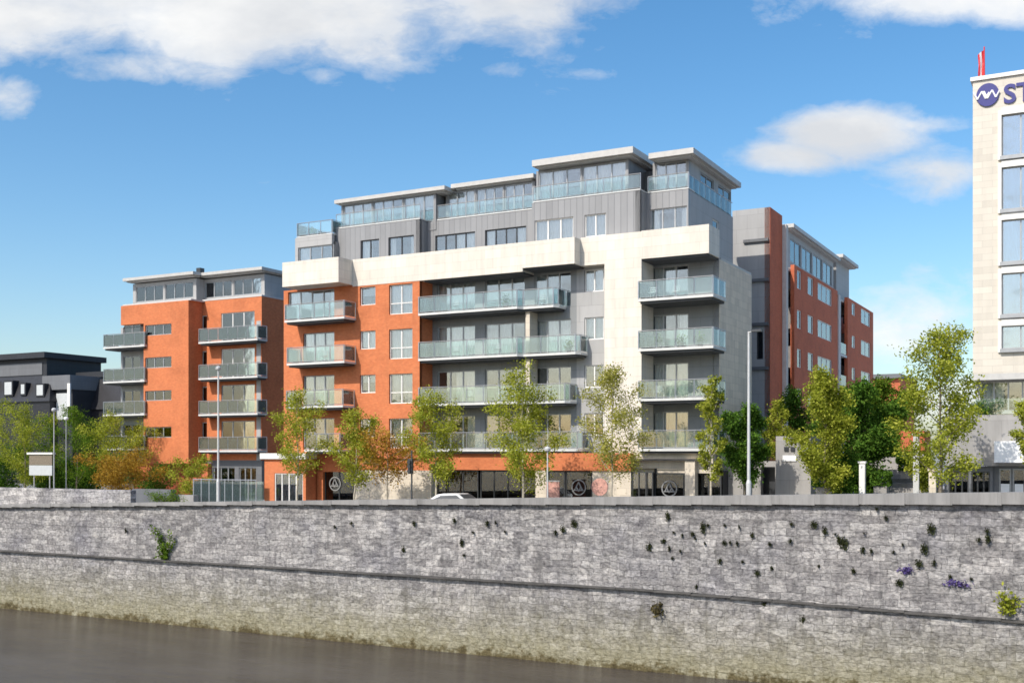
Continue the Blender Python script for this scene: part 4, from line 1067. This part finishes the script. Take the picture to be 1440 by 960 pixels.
# water
m, nt, out = newmat('river_water')
tc = N(nt, 'ShaderNodeTexCoord'); mp = N(nt, 'ShaderNodeMapping'); L(nt, tc.outputs['Object'], mp.inputs[0]); mp.inputs['Scale'].default_value = (.45, 1.25, 1); mp.inputs['Rotation'].default_value = (0, 0, R(25))
n1 = noise(nt, mp.outputs[0], .8, 7, .7); n2 = noise(nt, mp.outputs[0], .16, 4); n3 = noise(nt, mp.outputs[0], 5.5, 3, .6)
hgt = math_(nt, 'ADD', math_(nt, 'MULTIPLY', n1, .8), math_(nt, 'MULTIPLY', n3, .22))
c = ramp(nt, n2, [(.35, (.055, .046, .040)), (.65, (.090, .078, .070))])
p = princ(nt, out, c.outputs[0], .10, bump=hgt, bstr=.7, bdist=.34, spec=.5)
p.inputs['IOR'].default_value = 1.33
M['water'] = m
sheet('water', 'water', [-2500, -60, 60, 2500], [-2500, -60, WV+.2], lambda u, v: -7.25)
sheet('river_bed', 'asphalt', [-2500, 2500], [-2500, WV+.2], lambda u, v: -8.9)

# ================================================================== PLANTS ON THE WALL
dots = [(893,692+0),(940,725),(952,705),(948,748),(960,752),(975,750),(989,740),(978,756),(996,738),(1020,738),(1019,762),(1027,762),(934,760),(942,770),(946,784),(957,774),(914,768),(992,763),(1037,763),(1058,752),(1013,788),(1045,789),(1083,764),(1113,736),(1112,760),(1086,798),(1145,736),(1160,746),(1175,750),(1180,758),(1187,762),(1215,749),(1214,772),(1226,774),(1246,727),(1233,715),(1257,775),(1270,765),(1310,742),(1292,792),(1314,790),(1337,810),(1366,813),(1388,746),(1377,758),(1390,757),(808,735),(792,744),(782,748),(640,731),(650,762),(653,780),(686,735),(698,734),(711,747),(666,748),(495,735),(472,740),(583,735),(568,772),(1152,795),(1201,802),(1265,818),(1065,805),(980,824),(1040,740),(1300,770),(1075,848),(1130,870),(178,745)]
rr = random.Random(5)
protos = []
for q in range(4):
    b = MB(); rq = random.Random(40+q)
    for i in range(110):
        a = rq.uniform(0, 6.28); r = min(.16, abs(rq.gauss(0, .085)))
        leaf(b, (r*math.cos(a), -.05-abs(rq.gauss(0, .03)), r*1.2*math.sin(a)-.02), .05, rq)
    me = bpy.data.meshes.new('wall_plant'); me.from_pydata(b.v, [], b.f); me.update(); me.materials.append(M['leaf_tuft']); protos.append(me)
for i, (x, y) in enumerate(dots):
    v = WV+.03; o = bpy.data.objects.new('wall_plant', protos[i % 4]); COL.objects.link(o)
    X, Y = XY(U(x, v), v); o.location = (X, Y, Z(x, y, v)); s_ = rr.choice([.4, .5, .6, .8, 1.0])*rr.uniform(.85, 1.15)
    o.rotation_euler = (0, 0, ROTZ); o.scale = (s_*rr.uniform(.8, 1.2), 1, s_*rr.uniform(.8, 1.7))
    tag(o, 'small dark weed tuft rooted in a joint of the upper quay wall', 'plant', 'weed tufts on the quay wall')
def wall_bush(x, ytop, ybot, w, leafm, n, label, brown=0):
    v = WV-.02; u = U(x, v); z0, z1 = Z(x, ybot, v), Z(x, ytop, v); rq = random.Random(x); hw = (U(x+w/2, v)-u)
    t = thing('wall_shrub', u, v, z0, label, 'plant', 'larger plants growing out of the quay wall')
    b = MB(); st = MB(); br = MB(); brown = 0
    for k in range(9):
        e = Vector((u+rq.uniform(-1, 1)*hw, v-rq.uniform(.1, .5), z0+(z1-z0)*rq.uniform(.3, 1.0)))
        a = Vector((u+rq.uniform(-.1, .1), v+.1, z0+.25*(z1-z0))); st.tube(a, e, .018, .008, 5)
        for i in range(n//9):
            f = rq.random()**.7; p_ = a.lerp(e, f)+Vector((rq.gauss(0, .12), rq.gauss(0, .08)-.05, rq.gauss(0, .12)))
            (br if (brown and p_.z > z0+(z1-z0)*.55) else b).poly([]) if False else leaf(br if (brown and p_.z > z0+(z1-z0)*.55) else b, p_, .085, rq)
    st.build('stem', 'bark', t); b.build('foliage', leafm, t)
    if br.f: br.build('dead_top', 'leaf_brown', t)
wall_bush(232, 737, 800, 32, 'leaf_green', 700, 'tall bright green bush with brown top on the ledge, left part of the wall', 1)
wall_bush(1419, 832, 866, 30, 'leaf_yellow', 330, 'yellow-green bush on the ledge near the right edge')
wall_bush(924, 844, 866, 18, 'leaf_brown', 160, 'small brownish plant below the ledge')
for x, y, lb_ in ((1275, 801, 'purple-flowered clump, the upper left of two on the right of the wall'), (1347, 820, 'purple-flowered clump, the lower right and wider of two on the wall')):
    v = WV-.02; b = MB(); rq = random.Random(x); u, z = U(x, v), Z(x, y, v)
    for i in range(150): leaf(b, (u+rq.gauss(0, .13 if x < 1300 else .26), v-abs(rq.gauss(0, .06)), z+rq.gauss(0, .07)), .06, rq)
    tag(b.build('wall_flowers', 'leaf_purple'), lb_, 'plant')

# ================================================================== STREET FURNITURE
def lamp(x, ytop, v, label, rad=.075, arm=0, base=True, mat='pole', head='pole'):
    u = U(x, v); z0 = street(u); zt = Z(x, ytop, v)
    t = thing('lamp_post', u, v, z0, label, 'lamp post', 'lamp posts along the quay')
    b = MB(); b.tube((u, v, z0-.1), (u, v, zt), rad, rad*.6, 10)
    b.build('pole', mat, t)
    if base: MB().lathe((u, v, z0), [(rad*1.9, 0), (rad*1.9, .12), (rad*1.5, .2), (rad*1.45, 1.9), (rad*1.02, 2.05)], 12).build('base', mat, t)
    if arm:
        MB().tube((u, v, zt-.06), (u+arm, v-abs(arm)*.3, zt+.02), .035, .03).build('arm', mat, t)
        MB().box(u+arm-.12, u+arm+.38, v-abs(arm)*.3-.14, v-abs(arm)*.3+.14, zt-.05, zt+.07).build('lamp_head', 'pole_dark', t)
    else:
        MB().lathe((u, v, zt), [(.05, -.05), (.17, .02), (.19, .14), (.1, .24), (.02, .26)], 12).build('lamp_head', head, t)
    return t
lamp(307, 520, 55.0, 'tall pale lamp post with thick base before the left orange block', .085, 0)
lamp(1053, 466, 54.5, 'tallest white lamp post with short arm, before the limestone end wall', .095, .3)
lamp(770, 634, 55.0, 'short pale post in front of the shop windows, mid quay', .06, 0, False)
lamp(76, 578, 56.5, 'thin grey lamp post by the white notice board at far left', .06, 0, False, 'metal', 'pole')
lamp(93, 590, 62.0, 'thin post with white globe head between two trees at far left', .045, 0, False, 'metal', 'sign_white')
# dark signal post
v = 55.5; u = U(579, v); z0 = street(u)
t = thing('traffic_signal', u, v, z0, 'dark traffic signal on a slim post in front of the copper tree', 'traffic light')
MB().tube((u, v, z0-.1), (u, v, 3.9), .05).build('pole', 'pole_dark', t)
b = MB(); b.box(u-.16, u+.16, v-.2, v-.06, 2.5, 3.4); hd = b.build('signal_head', 'pole_dark', t)
for i in range(3): MB().tube((u, v-.2, 2.68+i*.27), (u, v-.34, 2.67+i*.27), .11, .11, 10).build('lens_hood', 'pole_dark', hd)
# notice board at far left
v = 60.0; u = U(57, v)
t = thing('notice_board', u, v, 0, 'white roadside notice board on two posts among the trees at far left', 'sign')
MB().box(U(41, v), U(73, v), v, v+.08, Z(57, 668, v), Z(57, 654, v)).build('board', 'blind', t)
MB().box(U(41, v), U(73, v), v, v+.08, Z(57, 654, v)+.02, Z(57, 639, v)).build('picture_panel', 'bark', t)
MB().box(U(39, v), U(75, v), v-.1, v+.2, Z(57, 638.6, v), Z(57, 636, v)).build('cap', 'frame_white', t)
for x in (46, 68): MB().tube((U(x, v), v+.14, -.1), (U(x, v), v+.14, Z(57, 640, v)), .05).build('post', 'metal', t)
# poster panel and planter at the shops
v = 60.6
t = thing('poster_panel', U(776, v), v, street(U(776, v)), 'pinkish red poster panel standing before the shop left of the round emblem', 'poster')
MB().box(U(768, v), U(786, v), v, v+.1, .3, 2.0).build('poster', 'poster_pink', t)
MB().box(U(767, v), U(787, v), v-.02, v+.12, 2.0, 2.08).build('frame', 'frame', t)
t = thing('poster_panel', U(843, v), v, street(U(843, v)), 'round pale pink advertising disc on a stand, right of the emblem window', 'poster')
b = MB(); cu, cz = U(843, v), 1.72
b.tube((cu, v, cz), (cu, v+.08, cz), .52, n=20); b.build('disc', 'poster_pink', t)
MB().tube((cu, v+.04, .2), (cu, v+.04, cz-.5), .05).build('stand', 'metal', t)
# white gate pillar and posts at right
def pillar(x, y0, w, v, mat, label):
    u = U(x, v); z0 = street(u); zt = Z(x, y0, v); h = (U(x+w/2, v)-u)
    t = thing('gate_pillar', u, v, z0-.2, label, 'pillar', 'pillars by the garden steps')
    MB().box(u-h, u+h, v, v+2*h, z0-.2, zt).build('shaft', mat, t)
    MB().box(u-h-.05, u+h+.05, v-.05, v+2*h+.05, zt, zt+.1).build('cap', mat, t)
pillar(1212, 651, 8, 59.5, 'frame_white', 'slim white pillar at the foot of the garden steps')
pillar(1288, 612, 8, 62.5, 'pole', 'tall pale pillar left of the large open tree')
pillar(1311, 662, 10, 62.5, 'cream', 'short cream pillar below the large open tree')
# cars: roofs show above the parapet
def car(x, v, paint, label):
    u = U(x, v); z = street(u)
    t = thing('parked_car', u, v, z, label, 'car', 'cars on the quay road')
    prof = [(-2.05, .35), (-2.1, .75), (-1.95, .92), (-1.55, .98), (-.95, 1.40), (-.5, 1.47), (.45, 1.46), (1.1, 1.02), (1.85, .86), (2.08, .62), (2.05, .35)]
    b = MB(); i = 0; n = len(prof)
    for sgn, in ((-1,), (1,)):
        for px, pz in prof:
            wd = .86 if pz < 1.0 else .68
            b.v.append((u+px, v+sgn*wd, z+pz*.93))
    b.f.append(tuple(range(n))); b.f.append(tuple(reversed(range(n, 2*n))))
    for k in range(n): b.f.append((k, n+k, n+(k+1) % n, (k+1) % n))
    o = b.build('body', paint, t)
    md = o.modifiers.new('bevel', 'BEVEL'); md.width = .06; md.segments = 3; md.limit_method = 'ANGLE'
    g = MB()
    for sgn in (-1, 1):
        q = [(-.9, 1.32, .71), (-1.35, 1.02, .84), (.95, 1.04, .84), (.42, 1.38, .71)]
        g.poly([(u+a, v+sgn*(w+.012), z+zz*.93) for a, zz, w in q])
    g.poly([(u+.56, v-.6, z+1.34), (u+1.1, v-.7, z+.99), (u+1.1, v+.7, z+.99), (u+.56, v+.6, z+1.34)])
    g.build('window', 'frame_dark', t)
    for px in (-1.3, 1.3):
        for sgn in (-1, 1):
            w_ = MB().tube((u+px, v+sgn*.72, z+.33), (u+px, v+sgn*.9, z+.33), .33, n=16).build('wheel', 'rubber', t)
            MB().tube((u+px, v+sgn*.9, z+.33), (u+px, v+sgn*.915, z+.33), .2, n=12).build('rim', 'metal', w_)
car(642, 56.1, 'car_white', 'white car on the quay road, only its roof above the coping, mid picture')
# balcony furniture and plants
def chair(u, v, z, label, rz=0):
    t = thing('balcony_chair', u, v, z, label, 'chair', 'chairs on balconies')
    MB().box(u-.2, u+.2, v-.2, v+.2, z+.42, z+.46).build('seat', 'metal', t)
    b = MB()
    for q in (.52, .64, .76): b.box(u-.2, u+.2, v+.18, v+.21, z+q, z+q+.06)
    for q in (-.2, .175): b.box(u+q, u+q+.025, v+.212, v+.24, z+.462, z+.84)
    b.build('backrest', 'metal', t)
    for a in (-.19, .19):
        for c_ in (-.19, .19): MB().tube((u+a, v+c_, z), (u+a, v+c_, z+.42), .018, n=5).build('leg', 'metal', t)
chair(U(917, 63.4), 63.4, 13.0, 'pale metal chair at the left end of the top right balcony')
chair(U(950, 63.6), 63.6, 13.0, 'pale metal chair right of centre on the top right balcony')
chair(U(700, 62.6), 62.6, 10.0, 'pale metal chair on the second middle balcony down')
def pot(u, v, z, label, lm='leaf_dark'):
    t = thing('potted_plant', u, v, z, label, 'potted plant', 'potted plants on balconies'); rq = random.Random(int(u*100))
    MB().lathe((u, v, z), [(.13, 0), (.18, .3), (.19, .32)], 10).build('pot', 'concrete', t)
    b = MB()
    for i in range(120): leaf(b, (u+rq.gauss(0, .14), v+rq.gauss(0, .14), z+.5+rq.gauss(0, .16)), .07, rq)
    b.build('foliage', lm, t)
pot(U(927, 63.1), 63.1, 10.0, 'dark plant at left on the second right-hand balcony down')
pot(U(958, 63.1), 63.1, 10.0, 'dark plant in the centre of the second right-hand balcony down')
pot(U(985, 63.2), 63.2, 10.0, 'dark plant at right on the second right-hand balcony down')
pot(U(287, vr2-.7), vr2-.7, 10.02, 'dark plant at left on third-floor balcony of the orange block', 'leaf_dark')
pot(U(287, vr2-.7), vr2-.7, 7.02, 'green plant at left on second-floor balcony of the orange block', 'leaf_green')
pot(U(335, vr2-.6), vr2-.6, 10.02, 'dark plant at the middle of third-floor balcony of the orange block', 'leaf_dark')
pot(U(440, vA2+1), vA2+1, 19.42, 'small plant on the roof terrace at the left end of the large block')
pot(U(165, vl+.3), vl+.3, 7.15, 'dark plant on the second-floor corner balcony, far left of the orange block')

for x, v, z, lb_ in ((640, 62.7, 13.0, 'pale metal chair at left on the top middle balcony'), (762, 63.0, 13.0, 'pale metal chair at right end of the top middle balcony'), (640, 62.7, 10.0, 'pale metal chair at left on the second middle balcony down'), (660, 62.7, 7.0, 'pale metal chair on the third middle balcony down'),
                  (455, 61.4, 10.0, 'pale metal chair on the second left-hand balcony of the large block'), (925, 63.5, 7.0, 'pale metal chair on the third right-hand balcony down'), (340, vr2-.6, 13.0, 'pale metal chair on the top right balcony of the orange block')):
    chair(U(x, v), v, z, lb_)
for x, v, z, lb_, lm in ((712, 62.3, 13.0, 'dark plant near the middle of the top middle balcony', 'leaf_dark'), (800, 62.9, 10.0, 'green plant at right end of the second middle balcony down', 'leaf_green'), (610, 62.3, 7.0, 'green plant at left end of the third middle balcony down', 'leaf_green'), (415, 61.1, 7.0, 'dark plant at left on the third left-hand balcony of the large block', 'leaf_dark'), (160, vl+.2, 12.98, 'dark plant at the outer corner of the top left balcony, orange block', 'leaf_dark')):
    pot(U(x, v), v, z, lb_, lm)

# ================================================================== CAMERA, LIGHT, SKY
cam = bpy.data.cameras.new('camera'); co = bpy.data.objects.new('camera', cam); COL.objects.link(co)
cam.sensor_fit = 'HORIZONTAL'; cam.sensor_width = 36; cam.lens = 36*FPX/1440; cam.shift_y = (HOR-480)/1440
cam.clip_end = 6000; cam.clip_start = .5
co.location = (0, 0, EYE); co.rotation_euler = (R(90), 0, 0)
scene.camera = co
# sun: left of and behind the camera
kk = R(16)
sx, sy = -BX*math.cos(kk)-AX*math.sin(kk), -BY*math.cos(kk)-AY*math.sin(kk)
elev = R(43)
sd = Vector((sx*math.cos(elev), sy*math.cos(elev), math.sin(elev)))
sun = bpy.data.lights.new('sun', 'SUN'); sun.energy = 3.1; sun.angle = R(.6); sun.color = (1, .94, .84)
so = bpy.data.objects.new('sun', sun); COL.objects.link(so); so.rotation_euler = (-sd).to_track_quat('-Z', 'Y').to_euler(); so.location = (-30, -40, 60)
w = bpy.data.worlds.new('World'); scene.world = w; w.use_nodes = True
nt = w.node_tree; nt.nodes.clear()
out = N(nt, 'ShaderNodeOutputWorld'); bg = N(nt, 'ShaderNodeBackground'); L(nt, bg.outputs[0], out.inputs[0])
sky = N(nt, 'ShaderNodeTexSky', sky_type='NISHITA', sun_disc=False, sun_elevation=elev, sun_rotation=math.atan2(sd.x, sd.y), air_density=1.0, dust_density=1.5, ozone_density=1.6, altitude=0)
bg.inputs['Strength'].default_value = .15
tc = N(nt, 'ShaderNodeTexCoord'); sp = N(nt, 'ShaderNodeSeparateXYZ'); L(nt, tc.outputs['Generated'], sp.inputs[0])
yy = math_(nt, 'MAXIMUM', sp.outputs[1], .12)
px = math_(nt, 'DIVIDE', sp.outputs[0], yy); pz = math_(nt, 'DIVIDE', sp.outputs[2], yy)
cv = N(nt, 'ShaderNodeCombineXYZ'); L(nt, px, cv.inputs[0]); L(nt, math_(nt, 'MULTIPLY', pz, 1.9), cv.inputs[1]); L(nt, sp.outputs[1], cv.inputs[2])
wn = N(nt, 'ShaderNodeTexNoise'); wn.inputs['Scale'].default_value = 9; wn.inputs['Detail'].default_value = 5; L(nt, cv.outputs[0], wn.inputs['Vector'])
wv = N(nt, 'ShaderNodeVectorMath', operation='MULTIPLY_ADD'); L(nt, wn.outputs['Color'], wv.inputs[0]); wv.inputs[1].default_value = (.06, .06, 0); L(nt, cv.outputs[0], wv.inputs[2])
nz = noise(nt, wv.outputs[0], 7.5, 10, .62)
clouds = [(360, 5, 380, 85, 1.35), (30, 10, 170, 75, 1.25), (640, 0, 190, 70, 1.15), (480, 65, 210, 45, .95), (190, 92, 120, 30, .9), (300, 60, 130, 50, 1.0), (455, 104, 42, 17, .85), (8, 135, 48, 34, .95),
          (1190, 188, 92, 36, 1.5), (1115, 222, 72, 25, 1.3), (1270, 178, 75, 15, .8), (1330, 245, 90, 36, 1.0), (1360, 5, 180, 34, 1.15), (1270, 460, 110, 75, .95), (1300, 560, 160, 50, .75), (845, 105, 55, 13, .55), (690, 95, 60, 18, .5)]
acc = None
for (cx, cy, rx, ry, s_) in clouds:
    a = math_(nt, 'MULTIPLY', math_(nt, 'SUBTRACT', px, (cx-720)/FPX), FPX/rx); b_ = math_(nt, 'MULTIPLY', math_(nt, 'SUBTRACT', pz, (HOR-cy)/FPX), FPX/ry)
    r2 = math_(nt, 'ADD', math_(nt, 'MULTIPLY', a, a), math_(nt, 'MULTIPLY', b_, b_))
    g = math_(nt, 'MULTIPLY', math_(nt, 'POWER', 2.718, math_(nt, 'MULTIPLY', r2, -.75)), s_)
    acc = g if acc is None else math_(nt, 'MAXIMUM', acc, g)
ahead = math_(nt, 'GREATER_THAN', sp.outputs[1], .12)
acc = math_(nt, 'ADD', math_(nt, 'MULTIPLY', acc, ahead), math_(nt, 'MULTIPLY', math_(nt, 'SUBTRACT', 1.0, ahead), .3))
dens = math_(nt, 'ADD', math_(nt, 'MULTIPLY', acc, .62), math_(nt, 'MULTIPLY', math_(nt, 'SUBTRACT', nz, .5), 1.4))
al = ramp(nt, dens, [(.25, (0, 0, 0)), (.40, (.32, .32, .32)), (.60, (.82, .82, .82)), (.84, (.98, .98, .98))])
shade = noise(nt, cv.outputs[0], 3.2, 6, .6)
cc = ramp(nt, shade, [(.35, (3.4, 3.5, 3.65)), (.60, (4.7, 4.7, 4.65))])
gm = N(nt, 'ShaderNodeHueSaturation'); L(nt, sky.outputs[0], gm.inputs['Color']); gm.inputs['Saturation'].default_value = 1.32; gm.inputs['Value'].default_value = .85; gm.inputs['Hue'].default_value = .496
L(nt, mix(nt, al.outputs[0], gm.outputs[0], cc.outputs[0]), bg.inputs['Color'])

for o in ROOTS:
    if 'uvz' in o: del o['uvz']
vs_ = scene.view_settings
scene.display_settings.display_device = 'sRGB'
vs_.view_transform = 'Standard'; vs_.look = 'None'; vs_.exposure = 0.52; vs_.gamma = 1; vs_.use_curve_mapping = False
scene.cycles.filter_width = 1.6; scene.cycles.max_bounces = 8; scene.cycles.transparent_max_bounces = 16
